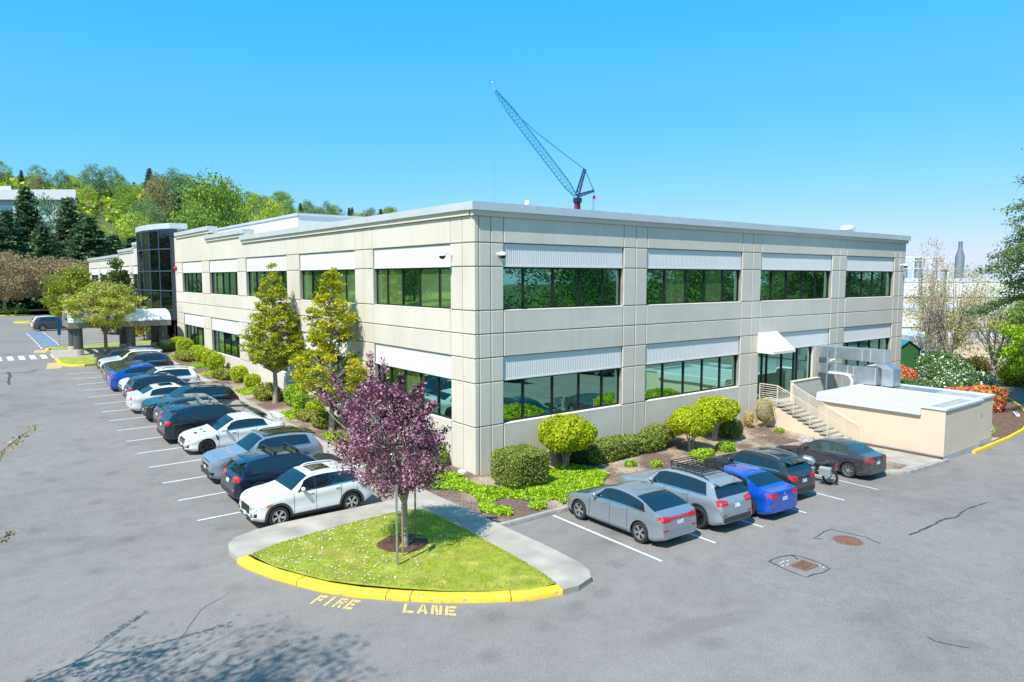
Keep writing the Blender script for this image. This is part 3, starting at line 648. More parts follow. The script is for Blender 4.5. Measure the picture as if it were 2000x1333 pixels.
mb=MB(); mb.box(21.42,24.32,-1.07,-1.33,2.22,2.26); mb.build('cap',STUCCO,o)
def railing(x,label,ya,yb,z_end,top_len):
    o=empty('stair_railing',(x,0,0),label=label,cat='railing',group='cream stair railings')
    prof=lambda y: LZ if y>Y0 else LZ-(Y0-y)*RISE/RUN
    ys=[ya]+([Y0] if ya>Y0+.1 else [])+[Y0-RUN*NS*f for f in (.2,.4,.6,.8,1.0)]
    ys=[ya,Y0,Y0-1.0,Y0-2.0,Y0-3.0,yb] if ya>Y0+.1 else [ya,ya-1.05,ya-2.1,ya-3.1,yb]
    for y in ys:
        mb=MB(); mb.tube([(0,y,prof(y)-.05),(0,y,prof(y)+1.0)],.026,6); mb.build('post',RAILM,o)
    for k in range(8):
        h=.13+k*.124; pts=[(0,ya,prof(ya)+h)]+([(0,Y0,LZ+h)] if ya>Y0+.1 else [])+[(0,yb,prof(yb)+h)]
        mb=MB(); mb.tube(pts,.026 if k==7 else .015,5); mb.build('rail',RAILM,o)
    return o
railing(20.02,'left stair railing that starts level at the side door, beside the yellow plant',-.03,Y0-RUN*NS-.1,0,1)
railing(21.38,'right stair railing running down against the stucco enclosure wall',-1.25,Y0-RUN*NS-.1,0,0)
# ---------------------------------------------------------------- stucco enclosure
o=empty('plant_enclosure',(21.5,-9.3,-.85),label='low cream stucco equipment enclosure with flat grey roof beside the stairs',cat='enclosure')
W=MB(); zt0=2.58; 
W.box(0,4.6,0,6.5,.33,zt0); W.box(4.6,6.8,.2,6.5,.33,zt0); wl=W.build('wall',STUCCO,o)
W=MB(); W.box(-.012,4.612,-.012,6.512,-.6,.33); W.box(4.612,6.812,.188,6.512,-.6,.33); W.build('plinth',mat('grey_plinth',(.40,.41,.43),.85,var=.1),o)
W=MB()
for (x0,x1,y0,y1) in ((-.06,4.66,-.06,.16),(-.06,.16,.16,6.56),(.16,4.66,6.34,6.56),(4.44,4.66,.16,6.34),(4.66,6.86,.14,.34),(6.64,6.86,.34,6.56),(4.66,6.64,6.34,6.56)): W.box(x0,x1,y0,y1,zt0,zt0+.1)
W.build('roof_coping',WHITEM,o)
W=MB(); W.box(.16,4.44,.9,6.34,zt0+.01,zt0+.05); W.build('roof_deck',mat('pale_deck',(.55,.55,.57),.7,var=.06),o)
W=MB(); W.box(.16,4.44,.16,.9,zt0-.01,zt0+.02); W.box(4.66,6.64,.34,6.34,zt0-.01,zt0+.02); W.build('well_floor',mat('well_floor',(.34,.36,.38),.8,var=.2),o)
W=MB(); W.box(-.16,-.004,1.1,6.56,zt0-.36,zt0+.04); W.build('gutter',WHITEM,o)
W=MB()
for k in range(6): W.box(-.17,-.16,1.5+k*.95,1.53+k*.95,zt0-.2,zt0-.17)
W.box(-.164,-.158,1.2,1.35,zt0-.13,zt0-.12); W.build('gutter_bolts',STEEL,o)
W=MB(); W.box(4.9,6.4,2.6,5.0,zt0+.02,zt0+.06); W.build('hatch',STEEL,o)
# ducts
o=empty('air_duct',(26.3,-.05,1.7),label='upper galvanised square air duct leaving the wall above the enclosure',cat='duct',group='galvanised ducts beside the stairs')
mb=MB(); mb.box(0,.75,-4.05,0,1.53,2.25); mb.build('duct_run',GALV,o,bevel=.01)
for y in (-1.12,-2.75,-3.25,-4.04): MB().box(-.03,.78,y-.02,y+.02,1.5,2.28).build('flange',mat('bright_galvanised',(.72,.76,.8),.35,metal=.6),o)
mb=MB(); mb.add([(.05,-3.35,1.53),(.7,-3.35,1.53),(.7,-4.0,1.53),(.05,-4.0,1.53),(.1,-3.9,1.15),(1.1,-3.9,1.15),(1.1,-4.55,1.15),(.1,-4.55,1.15)],[(0,1,5,4),(1,2,6,5),(2,3,7,6),(3,0,4,7)]); mb.build('transition',GALV,o)
mb=MB(); mb.box(.1,1.1,-4.55,-3.9,.15,1.15); mb.build('riser',GALV,o,bevel=.01)
o=empty('air_duct',(26.3,-.05,1.7),label='lower galvanised duct that widens into a tall box on the enclosure roof',cat='duct',group='galvanised ducts beside the stairs')
mb=MB(); mb.box(0,.7,-2.3,0,.57,1.14); mb.build('duct_run',GALV,o,bevel=.01)
mb=MB(); mb.box(-.01,1.0,-3.6,-2.3,.15,1.16); mb.build('drop_box',GALV,o,bevel=.01)
for y in (-.6,-1.15,-1.9,-2.28): MB().box(-.03,.73,y-.02,y+.02,.54,1.17).build('flange',mat('bright_galvanised',(.7,.7,.7)),o)
MB().box(-.03,1.03,-3.62,-3.58,.15,1.19).build('flange',mat('bright_galvanised',(.7,.7,.7)),o)
mb=MB(); mb.tube([(-.12,-.75,.62),(-.12,-1.8,.62),(-.12,-2.1,.55),(-.12,-2.25,.3),(-.12,-2.25,-.1)],.09,10); mb.build('drain_pipe',WHITEM,o,smooth=True)
mb=MB(); mb.tube([(0,0,-1.0),(0,0,3.2)],.06,8); mb.tube([(0,0,1.95),(.1,-.1,2.2),(.3,-.3,2.3)],.035,6); o=mb.build('duct_post',STEEL); o.location=(25.95,-.85,.9); tag(o,'slim grey steel post standing in front of the two ducts','post')
# ---------------------------------------------------------------- entrance canopy on the left
o=empty('entrance_canopy',(-9.2,47.1,1.45),label='barrel vaulted white entrance canopy on thick dark columns',cat='canopy')
mb=MB(); n=10; vs=[]; L_=8.0
for k in range(n+1):
    a=math.pi*k/n; vs+=[(0,2.1-2.35*math.cos(a),2.95+.95*math.sin(a)),(L_,2.1-2.35*math.cos(a),2.95+.95*math.sin(a))]
for k in range(n+1):
    a=math.pi*k/n; vs+=[(0,2.1-2.2*math.cos(a),2.95+.82*math.sin(a)),(L_,2.1-2.2*math.cos(a),2.95+.82*math.sin(a))]
m_=2*(n+1); F=[(2*i,2*i+1,2*i+3,2*i+2) for i in range(n)]+[(m_+2*i,m_+2*i+2,m_+2*i+3,m_+2*i+1) for i in range(n)]+[(2*i,2*i+2,m_+2*i+2,m_+2*i) for i in range(n)]+[(2*i+1,m_+2*i+1,m_+2*i+3,2*i+3) for i in range(n)]
mb.add(vs,F); mb.build('vault_roof',WHITEM,o,smooth=True,angle=50)
mb=MB()
for y in (-.25,4.15): mb.box(0,L_,y,y+.3,2.45,2.95)
for x in (0,L_-.3): mb.box(x,x+.3,.05,4.15,2.5,2.95)
mb.build('beam',mat('taupe_beam',(.22,.19,.16),.7),o)
DC=mat('dark_column',(.075,.078,.088),.55); CB=mat('column_base',(.48,.43,.38),.85)
for x,y in ((.7,.25),(.7,3.9),(4.75,.25),(4.75,3.9),(7.4,.25),(7.4,3.9)):
    mb=MB(); mb.lathe([(.36,.62),(.36,2.46)],18,c=(x,y,0)); c=mb.build('column',DC,o,smooth=True)
    mb=MB(); mb.lathe([(.4,-.1),(.4,.6),(.36,.63)],18,c=(x,y,0)); mb.build('column_base',CB,c,smooth=True)
# ---------------------------------------------------------------- cars
T_S={ # ztop profile (fraction of length from the nose, height), belt front/rear
 'suv':([(0,.55),(.004,.78),(.02,.92),(.06,1.0),(.14,1.06),(.24,1.10),(.30,1.14),(.42,1.56),(.47,1.645),(.58,1.68),(.72,1.67),(.84,1.61),(.895,1.54),(.965,1.06),(.985,.98),(.996,.80),(1,.5)],1.06,1.14,1.68,4.6),
 'crossover':([(0,.5),(.004,.72),(.02,.86),(.06,.95),(.14,1.01),(.24,1.05),(.29,1.09),(.42,1.46),(.47,1.535),(.58,1.57),(.72,1.55),(.83,1.48),(.875,1.42),(.955,1.05),(.985,.95),(.996,.80),(1,.5)],1.0,1.08,1.57,4.2),
 'sedan':([(0,.42),(.004,.56),(.02,.68),(.07,.78),(.16,.86),(.25,.92),(.285,.96),(.44,1.33),(.50,1.41),(.60,1.43),(.70,1.40),(.76,1.34),(.89,1.06),(.93,1.03),(.985,1.0),(.995,.88),(1,.5)],.90,.98,1.43,4.65),
 'liftback':([(0,.42),(.004,.56),(.02,.68),(.07,.79),(.15,.88),(.24,.95),(.28,.99),(.43,1.36),(.49,1.44),(.58,1.46),(.68,1.42),(.78,1.33),(.93,1.08),(.975,1.02),(.993,.88),(1,.5)],.93,1.02,1.46,4.6),
 'hatch':([(0,.48),(.004,.68),(.02,.82),(.06,.92),(.14,1.02),(.22,1.08),(.25,1.12),(.40,1.48),(.46,1.57),(.58,1.60),(.72,1.57),(.84,1.50),(.89,1.43),(.96,1.06),(.985,.97),(.996,.82),(1,.5)],1.0,1.10,1.60,4.17)}
def catm(p,t):
    i=int(min(max(t,0),len(p)-1.0001)); f=t-i
    a=p[max(i-1,0)];b=p[i];c_=p[i+1];d=p[min(i+2,len(p)-1)]
    return tuple(.5*((2*b[k])+(-a[k]+c_[k])*f+(2*a[k]-5*b[k]+4*c_[k]-d[k])*f*f+(-a[k]+3*b[k]-3*c_[k]+d[k])*f**3) for k in range(2))
class CarShape:
    def __init__(s,style,L,Wd,H,clr=.2):
        pr,b0,b1,h0,l0=T_S[style]; s.L=L;s.W=Wd/2;s.H=H;s.clr=clr;k=H/h0
        s.px=[a*L for a,_ in pr]; s.pz=[b*k for _,b in pr]; s.b0=b0*k;s.b1=b1*k
        s.wf=.195*L; s.wr=.805*L if style!='hatch' else .82*L
        s.cowl=[i for i,(a,b) in enumerate(pr) if .24<a<=.305][-1]; s.xc=s.px[s.cowl]; s.xw=s.px[s.cowl+2]; s.style=style
        s.xr0={'suv':.895,'crossover':.875,'hatch':.89,'sedan':.745,'liftback':.72}[style]*L; s.xr1={'suv':.965,'crossover':.955,'hatch':.96,'sedan':.885,'liftback':.93}[style]*L
    def ztop(s,x):
        # monotone-ish smooth interpolation of the roof line
        x=min(max(x,0),s.L); return float(np.interp(x,s._xs,s._zs)) if hasattr(s,'_xs') else s._mk(x)
    def _mk(s,x):
        xs=np.linspace(0,s.L,600); zs=np.interp(xs,s.px,s.pz); k=np.ones(13)/13; z2=np.convolve(np.pad(zs,6,'edge'),k,'valid'); wgt=np.clip((np.minimum(xs,s.L-xs)-.12)/.2,0,1)
        s._xs=xs; s._zs=zs*(1-wgt)+z2*wgt; return float(np.interp(x,s._xs,s._zs))
    def ring(s,x):
        zt_=s.ztop(x); L=s.L
        bl=s.b0+(s.b1-s.b0)*x/L; zb=s.clr+.10*(1-min(1,x/.35))+.12*(1-min(1,(L-x)/.35)); zl_=min(bl,zt_-.045); zl_=max(zl_,zb+.12)
        uf=min(1,x/.62); ur=min(1,(L-x)/.5)
        wf=1-.24*(1-uf)**2.4-.13*(1-ur)**2.4; w=s.W*wf; h=max(.03,zt_-zl_); m=zb+(zl_-zb)*.55
        wr=w*(.955-.40*h) if h>.12 else w*(.955-.40*h); c=s.W
        return [(w*.88,zb),(w*.95,zb+.05),(w*.998,zb+(m-zb)*.38),(w*.972,m),(w*1.0,zl_-.13*min(1,(zl_-m)/.2)),(w*.955,zl_),(wr,zl_+h*.86),(wr*.80,zl_+h*.965),(wr*.42,zt_),(0,zt_)]
    def P(s,x,t):
        r=s.ring(x)
        if 4<=t<=6: i=int(min(t,5.9999)); f=t-i; y,z=tuple(r[i][k]*(1-f)+r[i+1][k]*f for k in range(2))
        else: y,z=catm(r,t)
        return Vector((s.L/2-x,y,z))
    def N(s,x,t):
        e=.01; a=s.P(min(x+e,s.L),t)-s.P(max(x-e,0),t); b=s.P(x,min(t+e,9))-s.P(x,max(t-e,0)); n=b.cross(a)
        if n.length<1e-9: return Vector((0,0,1))
        n.normalize(); p=s.P(x,t); 
        if n.y<-.05 or (abs(n.y)<=.05 and n.z<0): n=-n
        return n
    def tz(s,x,z):
        lo,hi=0,5.0
        for _ in range(22):
            m=(lo+hi)/2
            if s.P(x,m).z<z: lo=m
            else: hi=m
        return (lo+hi)/2
    def front(s,y,z,rear=False):
        """distance from the nose (or tail) at which the skin reaches |y| at height z"""
        for k in range(60):
            d=k*.012; x=s.L-d if rear else d
            if s.ztop(x)<z: continue
            t=s.tz(x,z)
            if s.P(x,t).y>=abs(y): return d
        return .7
def make_car(label,cat,style,paint,loc,rz,L=None,Wd=1.82,H=None,R=.34,rim=ALLOY,clad=False,roofc=None,sunroof=False,rails=None,bars=False,spoiler=None,group='cars parked in the stalls',far=False,amber=False,basket=False,lightbar=False,spokes=5,glassm=None,grille=True,scoop=False):
    L=L or T_S[style][4]; H=H or T_S[style][3]; s=CarShape(style,L,Wd,H,.22 if style in('suv','crossover') else .17)
    GL=glassm or CARGL
    z0=zt(loc[0],loc[1]); 
    o=empty('parked_car',(loc[0],loc[1],z0),rz,label,cat,group)
    # ground slope
    fx,fy=math.cos(rz),math.sin(rz); dz=(zt(loc[0]+fx,loc[1]+fy)-zt(loc[0]-fx,loc[1]-fy))/2; dy=(zt(loc[0]-fy,loc[1]+fx)-zt(loc[0]+fy,loc[1]-fx))/2
    o.rotation_euler=(math.atan(dy),-math.atan(dz),rz)
    o.location.z+=.01
    # --- body skin
    xs=sorted(set([0,.012,.03,.06,.1,.15,.22,.3,.4,.5]+list(np.linspace(.6,L-.5,30))+[L-.4,L-.3,L-.2,L-.13,L-.08,L-.045,L-.02,L]))
    ts=[0,.5,1,1.5,2,2.5,3,3.5,4,4.5,5,5.5,6,6.35,6.7,7,7.5,8,8.5,9]
    V=[];F=[];nt_=len(ts)*2-1
    for x in xs:
        for t in ts: V.append(tuple(s.P(x,t)))
        for t in ts[-2::-1]: p=s.P(x,t); V.append((p.x,-p.y,p.z))
    for i in range(len(xs)-1):
        for j in range(nt_): a=i*nt_+j; b=i*nt_+(j+1)%nt_; F.append((a,b,b+nt_,a+nt_))
    F.append(tuple(range(nt_))[::-1]); F.append(tuple((len(xs)-1)*nt_+j for j in range(nt_)))
    body=MB().add(V,F); bo=body.build('body',[paint,BLACK,DGREY],o)
    bm=bmesh.new(); bm.from_mesh(bo.data); bmesh.ops.recalc_face_normals(bm,faces=bm.faces[:]); bm.to_mesh(bo.data); bm.free()
    xf,xr=L/2-s.wf,L/2-s.wr
    if not far:
        cut=MB()
        for xw in (xf,xr):
            for sy in (-1,1):
                cut.lathe([(0,sy*(s.W-.30)),(R+.055,sy*(s.W-.30)),(R+.055,sy*(s.W+.2)),(0,sy*(s.W+.2))],28,c=(xw,0,R),axis='y')
        co=cut.build('cutter',[BLACK]); 
        bm=bmesh.new(); bm.from_mesh(co.data); bmesh.ops.remove_doubles(bm,verts=bm.verts[:],dist=1e-4); bmesh.ops.recalc_face_normals(bm,faces=bm.faces[:]); bm.to_mesh(co.data); bm.free()
        md=bo.modifiers.new('b','BOOLEAN'); md.object=co; md.operation='DIFFERENCE'; md.solver='EXACT'; md.material_mode='TRANSFER'
        rot=o.rotation_euler.copy(); lc=o.location.copy(); o.rotation_euler=(0,0,0); o.location=(0,0,0)
        bpy.context.view_layer.update(); dg=bpy.context.evaluated_depsgraph_get(); me=bpy.data.meshes.new_from_object(bo.evaluated_get(dg)); bo.modifiers.clear(); old=bo.data; bo.data=me; bpy.data.meshes.remove(old)
        o.rotation_euler=rot; o.location=lc
        cm=co.data; bpy.data.objects.remove(co); bpy.data.meshes.remove(cm)
    me=bo.data; me.name='body'; me.polygons.foreach_set('use_smooth',[True]*len(me.polygons)); me.set_sharp_from_angle(angle=R_(38))
    def patch(name,q,m,off=.006,nx=8,ny=4,mirror=False,both=True,parent=None,side=1,build=True,mb=None):
        """q: four (x,t) corners: a,b,c,d going round; offset along the skin normal"""
        mb_=mb or MB(); 
        for sd in ((1,-1) if both else (side,)):
            vs=[]
            for j in range(ny+1):
                for i in range(nx+1):
                    u=i/nx;v=j/ny
                    x=(q[0][0]*(1-u)+q[1][0]*u)*(1-v)+(q[3][0]*(1-u)+q[2][0]*u)*v; t=(q[0][1]*(1-u)+q[1][1]*u)*(1-v)+(q[3][1]*(1-u)+q[2][1]*u)*v
                    p=s.P(x,t)+s.N(x,t)*off; vs.append((p.x,p.y*sd,p.z))
            fs=[(j*(nx+1)+i,j*(nx+1)+i+1,(j+1)*(nx+1)+i+1,(j+1)*(nx+1)+i) for j in range(ny) for i in range(nx)]
            if sd>0: fs=[f[::-1] for f in fs]
            mb_.add(vs,fs)
        return mb_.build(name,m,parent or o,smooth=True,angle=50) if build else mb_
    # --- glass
    xc,xw=s.xc,s.xw
    def across(name,xa,xb,t0,t0b,m,off=.006,nx=6,ny=10,k=1.0):
        mb_=MB(); vs=[]
        for j in range(ny+1):
            v=-1+2*j/ny
            for i in range(nx+1):
                u=i/nx; x=xa+(xb-xa)*u; tt=t0+(t0b-t0)*u; t=9-(9-tt)*abs(v); p=s.P(x,t)+s.N(x,t)*off; vs.append((p.x,p.y*(1 if v>=0 else -1),p.z))
        mb_.add(vs,[(j*(nx+1)+i,j*(nx+1)+i+1,(j+1)*(nx+1)+i+1,(j+1)*(nx+1)+i)[::-1] for j in range(ny) for i in range(nx)])
        return mb_.build(name,m,o,smooth=True,angle=50)
    if roofc: across('roof_panel',xw-.02,s.xr0-.02,6.55,6.55,roofc,.004,nx=12)
    across('windscreen',xc+.05,xw-.09,6.15,6.35,GL)
    across('rear_window',s.xr0+.05,s.xr1-.05,6.35,6.2,GL)
    if sunroof: across('sunroof',xw+.16,xw+.86,7.5,7.5,GL,.007)
    hatchy=style in('suv','crossover','hatch')
    xB=L*.50 if style!='liftback' else L*.515; xC=L*(.72 if hatchy else .685); xE=L*(.865 if hatchy else (.80 if style=='sedan' else .84))
    for sd in (1,-1): patch('window_trim',[(xc+.22,5.03),(xE+.03,5.03),(xE-.12,5.97),(xw-.25,5.97)],BLACK,.004,nx=24,both=False,side=sd)
    xa=xc+.32; ta,tb=5.14,5.9
    for sd in (1,-1):
        for q in ([(xa,ta),(xB-.035,ta),(xB-.035,tb),(xw-.2,tb)],[(xB+.035,ta),(xC-.03,ta),(xC-.03-.03,tb),(xB+.035,tb)],[(xC+.03,ta),(xE-.02,ta+.1),(xE-.17,tb),(xC,tb)]):
            patch('side_window',q,GL,.008,nx=8,both=False,side=sd)
    if style in('sedan','liftback') or rails:
        for sd in (1,-1): patch('window_strip',[(xc+.28,5.02),(xE,5.02),(xE,5.10),(xc+.28,5.10)],CHROME,.011,16,1,both=False,side=sd)
    # --- door gaps, sill, cladding
    gm=MB(); 
    for x0,tA in ((xc+.12,4.95),(xB,5.0),(xC-.02 if hatchy else xC,5.0)):
        patch('',[(x0-.007,1.2),(x0+.007,1.2),(x0+.007,tA),(x0-.007,tA)],None,.003,1,8,build=False,mb=gm)
    patch('',[(xc+.12,1.1),(xC,1.1),(xC,1.2),(xc+.12,1.2)],None,.003,16,1,build=False,mb=gm)
    # bonnet shut line
    patch('',[(.30,5.9),(xc-.05,5.9),(xc-.05,6.0),(.30,6.0)],None,.003,14,1,build=False,mb=gm)
    g=gm.build('panel_gap',BLACK,bo)
    if clad or style in('suv','crossover'):
        cm_=DGREY
        patch('sill_cladding',[(s.wf+R+.08,.35),(s.wr-R-.08,.35),(s.wr-R-.08,1.75 if clad else 1.3),(s.wf+R+.08,1.75 if clad else 1.3)],cm_,.012,14,3)
        # arch flares
        for xwl in (s.wf,s.wr):
            for sd in (1,-1):
                c1=MB(); vs=[];n=18; wd=.085 if clad else .05
                for k in range(n+1):
                    a=math.radians(-12+204*k/n)
                    for rr_ in (R+.05,R+.05+wd):
                        x=xwl-rr_*math.cos(a); z=max(s.clr+.02,R+rr_*math.sin(a)); z=min(z,s.b0-.05); x_=min(max(x,.02),L-.02); t=s.tz(x_,z); p=s.P(x_,t)+s.N(x_,t)*.014; vs.append((p.x,p.y*sd,z))
                c1.add(vs,[((2*i,2*i+2,2*i+3,2*i+1) if sd<0 else (2*i,2*i+1,2*i+3,2*i+2)) for i in range(n)])
                c1.build('arch_cladding',cm_,o)
    # --- nose and tail panels: y/z rectangles wrapped on the skin
    def nose(name,ya,yb,za,zb_,m,off=.006,rear=False,ny=6,nz=3,zc=None,zd=None,mirror=False,parent=None):
        obs=[]
        for sd in ((1,-1) if mirror else (1,)):
            vs=[]
            for j in range(nz+1):
                for i in range(ny+1):
                    y=ya+(yb-ya)*i/ny; zlo=za+((zc if zc is not None else za)-za)*i/ny; zhi=zb_+((zd if zd is not None else zb_)-zb_)*i/ny; z=zlo+(zhi-zlo)*j/nz
                    d=s.front(y,z,rear)-off; X=(L/2-d) if not rear else -(L/2-d); vs.append((X,y*sd,z))
            fs=[(j*(ny+1)+i,j*(ny+1)+i+1,(j+1)*(ny+1)+i+1,(j+1)*(ny+1)+i) for j in range(nz) for i in range(ny)]
            if (sd<0)!=rear: fs=[f[::-1] for f in fs]
            obs.append(MB().add(vs,fs).build(name,m,parent or o,smooth=True,angle=60))
        return obs
    k=H/T_S[style][3]; W2=s.W
    hz={'suv':(.80,.93),'crossover':(.62,.78),'sedan':(.60,.72),'liftback':(.60,.71),'hatch':(.74,.88)}[style]
    hz=(hz[0]*k,hz[1]*k); zlip=np.interp(.03,s.px,s.pz)
    nose('headlight',W2*.50,W2*.93,hz[0],min(hz[1],zlip-.04),LAMP,.008,zc=hz[0]+.03,zd=hz[1]+.01,mirror=True)
    if grille: nose('grille',-W2*.46,W2*.46,hz[0]-.14,hz[1]-.04,BLACK,.008,ny=10)
    nose('lower_grille',-W2*.55,W2*.55,s.clr+.14,hz[0]-.20,DGREY,.008,ny=10)
    nose('licence_plate',-.15,.15,hz[0]-.24,hz[0]-.11,PLATE,.022,ny=2,nz=2)
    nose('fog_lamp',W2*.62,W2*.86,s.clr+.2,s.clr+.32,BLACK,.009,mirror=True,nz=2)
    nose('bumper_skirt',-W2*.8,W2*.8,s.clr+.105,s.clr+.16,DGREY,.01,ny=10)
    if amber:
        for sd in (1,-1): patch('side_marker',[(.42,3.5),(.62,3.5),(.62,3.9),(.42,3.9)],AMBER,.01,3,2,both=False,side=sd)
    tz0={'suv':.92,'crossover':.86,'sedan':.80,'liftback':.82,'hatch':.84}[style]*k
    if lightbar: nose('light_bar',-W2*.5,W2*.5,tz0+.05,tz0+.12,REDL,.008,True,ny=8)
    nose('tail_light',W2*.48,W2*.955,tz0,tz0+.13,REDL,.012,True,zc=tz0-.02,zd=tz0+.19,mirror=True,ny=8)
    nose('licence_plate',-.15,.15,tz0-.13,tz0,PLATE,.016,True,ny=2,nz=2)
    nose('rear_reflector',W2*.6,W2*.86,s.clr+.36,s.clr+.42,REDL,.010,True,mirror=True,nz=1)
    nose('rear_valance',-W2*.8,W2*.8,s.clr+.14,s.clr+.33,DGREY if hatchy or clad else paint,.008,True,ny=10)
    # tail emblem
    e=MB(); d=L/2-s.front(0,tz0+.08,True); e.lathe([(0,.012),(.05,.01),(.055,0)],12,c=(-d-.005,0,tz0+.08),axis='x'); e.v=[(2*(-d)-x if False else -abs(x),y,z) for x,y,z in e.v]; e.build('emblem',CHROME,bo)
    # --- mirrors, handles
    for sd in (1,-1):
        p=s.P(xc+.42,5.2); m_=MB(); cx,cy,cz=p.x,(p.y+.11)*sd,p.z+.05
        m_.lathe([(0,-.085),(.055,-.07),(.075,0),(.055,.07),(0,.085)],10,c=(cx,cy,cz),axis='y'); m_.beam((cx,p.y*sd,cz-.05),(cx,cy,cz-.03),.05,.03)
        m_.build('wing_mirror',BLACK if clad=='m' else paint,o,smooth=True,angle=60)
        for xh in (xB-.20,xC-.16 if hatchy else xC-.18):
            p=s.P(xh,4.35); h_=MB(); h_.box(p.x-.09,p.x+.09,(p.y+.004)*sd,(p.y+.032)*sd,p.z-.012,p.z+.014); h_.build('door_handle',paint,o,bevel=.006)
    if rails:
        for sd in (1,-1):
            r_=MB(); pts=[]
            for i in range(9):
                x=xw+.15+(s.xr0-.25-xw-.15)*i/8; p=s.P(x,6.75); pts.append((p.x,p.y*sd,p.z+(.0 if i in(0,8) else .05)))
            r_.tube(pts,.02,6); r_.build('roof_rail',rails,o,smooth=True)
    zr=s.ztop(L*.55)
    if bars:
        for xx in ((.48,.66) if bars!=2 else (.50,.62)):
            b_=MB(); X=L/2-xx*L; zz=s.ztop(xx*L)+.12; b_.beam((X,-W2*.78,zz),(X,W2*.78,zz),.09,.035); 
            for sd in (1,-1): b_.box(X-.05,X+.05,sd*W2*.66,sd*W2*.72,zz-.13,zz)
            b_.build('roof_bar',STEEL if bars==2 else BLACK,o,bevel=.008)
    if basket:
        b_=MB(); xa_,xb_=L/2-L*.50,L/2-L*.78; zz=zr+.11; yy=W2*.62
        for y in np.linspace(-yy,yy,8): b_.beam((xa_,y,zz),(xb_,y,zz),.02,.02)
        for x in np.linspace(xa_,xb_,7): b_.beam((x,-yy,zz-.012),(x,yy,zz-.012),.03,.02)
        for z_ in (.06,.13):
            for y in (-yy,yy): b_.beam((xa_+.05,y,zz+z_),(xb_,y,zz+z_),.022,.022)
            for x in (xa_+.05,xb_): b_.beam((x,-yy,zz+z_),(x,yy,zz+z_),.022,.022)
        for x in np.linspace(xa_,xb_,5):
            for y in (-yy,yy): b_.beam((x,y,zz-.1),(x,y,zz+.13),.02,.02)
        b_.build('roof_basket',BLACK,o)
    if spoiler=='lip' or (hatchy and spoiler is None):
        p_=MB(); vs=[]; x0=s.xr0-.06; n=8
        for i in range(n+1):
            v=-1+2*i/n; p=s.P(x0,9-2.3*abs(v)); y=p.y*(1 if v>=0 else -1); vs+=[(p.x,y,p.z+.012),(p.x-.26,y*.96,p.z-.01-.02*abs(v)),(p.x-.26,y*.96,p.z-.05-.02*abs(v))]
        p_.add(vs,[(3*i,3*i+1,3*i+4,3*i+3) for i in range(n)]+[(3*i+1,3*i+2,3*i+5,3*i+4) for i in range(n)]+[(3*i+2,3*i,3*i+3,3*i+5) for i in range(n)]); p_.build('tailgate_spoiler',paint if not roofc else roofc,o)
    if spoiler=='wing':
        p_=MB(); X=-L/2+.18; z1=s.ztop(L-.2)
        vs=[]
        for i in range(11):
            v=-1+.2*i; y=v*W2*.86; zz=z1+.27-.03*v*v; vs+=[(X+.14,y,zz-.01),(X-.02,y,zz+.02),(X-.16,y,zz+.035),(X-.0,y,zz-.02)]
        p_.add(vs,[(4*i+a,4*i+(a+1)%4,4*i+4+(a+1)%4,4*i+4+a) for i in range(10) for a in range(4)]+[(0,1,2,3),(43,42,41,40)])
        for sd in (1,-1):
            p_.beam((X+.02,sd*W2*.84,z1+.24),(X+.05,sd*W2*.80,z1-.02),.05,.16,up=(1,0,0))
        p_.build('rear_wing',paint,o)
    if scoop:
        for x_,y_ in ((.62,.0),(.62,.16),(.95,-.30),(.95,.30)):
            p=s.P(x_,9-abs(y_)*2.2); v_=MB(); v_.box(p.x-.07,p.x+.07,y_-.06,y_+.06,p.z-.02,p.z+.008); v_.build('bonnet_vent',BLACK,o)
        for sd in (1,-1): patch('side_vent',[(s.wf+R+.12,3.0),(s.wf+R+.2,3.0),(s.wf+R+.1,4.3),(s.wf+R+.04,4.3)],BLACK,.008,2,6,both=False,side=sd)
    # --- wheels
    wm=wheel_mesh(R,spokes)
    for xw_ in (xf,xr):
        for sd in (1,-1):
            t_=bpy.data.objects.new('wheel',wm[0]); COL.objects.link(t_); t_.parent=o; t_.location=(xw_,sd*(W2-.115),R); t_.rotation_euler=(0,0,0 if sd>0 else math.pi)
            r_=bpy.data.objects.new('rim',wm[1]); COL.objects.link(r_); r_.parent=t_
            r_.material_slots[0].link='OBJECT'; r_.material_slots[0].material=rim; r_.rotation_euler=(0,.3+xw_,0)
    return o
WM={}
def wheel_mesh(R,sp):
    key=(round(R,2),sp)
    if key in WM: return WM[key]
    mb=MB(); mb.lathe([(R*.66,-.1),(R*.93,-.105),(R,-.075),(R,.075),(R*.93,.105),(R*.70,.10),(R*.67,.06)],28,axis='y'); t=mb.build('tyre',TYRE,smooth=True)
    mb=MB(); Ri=R*.68
    mb.lathe([(Ri,.10),(Ri*.94,.095),(Ri*.90,.03)],28,axis='y'); mb.lathe([(Ri*.92,.02),(0,.02)],28,mi=1,axis='y')
    mb.lathe([(0,.085),(Ri*.2,.08),(Ri*.22,.04)],14,axis='y')
    for k in range(sp):
        a=2*math.pi*k/sp
        for da in ((-.16,.16) if sp==5 else (0,)):
            c0=Vector((math.cos(a)*Ri*.15,.075,math.sin(a)*Ri*.15)); c1=Vector((math.cos(a+da)*Ri*.93,.085,math.sin(a+da)*Ri*.93)); mb.beam(c0,c1,.035 if sp==5 else Ri*.16,.02,up=(0,1,0))
    r=mb.build('rim',[ALLOY,BLACK],smooth=True,angle=30)
    WM[key]=(t.data,r.data); bpy.data.objects.remove(t); bpy.data.objects.remove(r); return WM[key]
def paint(name,col,metal=.35,rough=.26): return mat(name,col,rough=rough,metal=metal,coat=1,spec=.6,var=.04,vs=3)
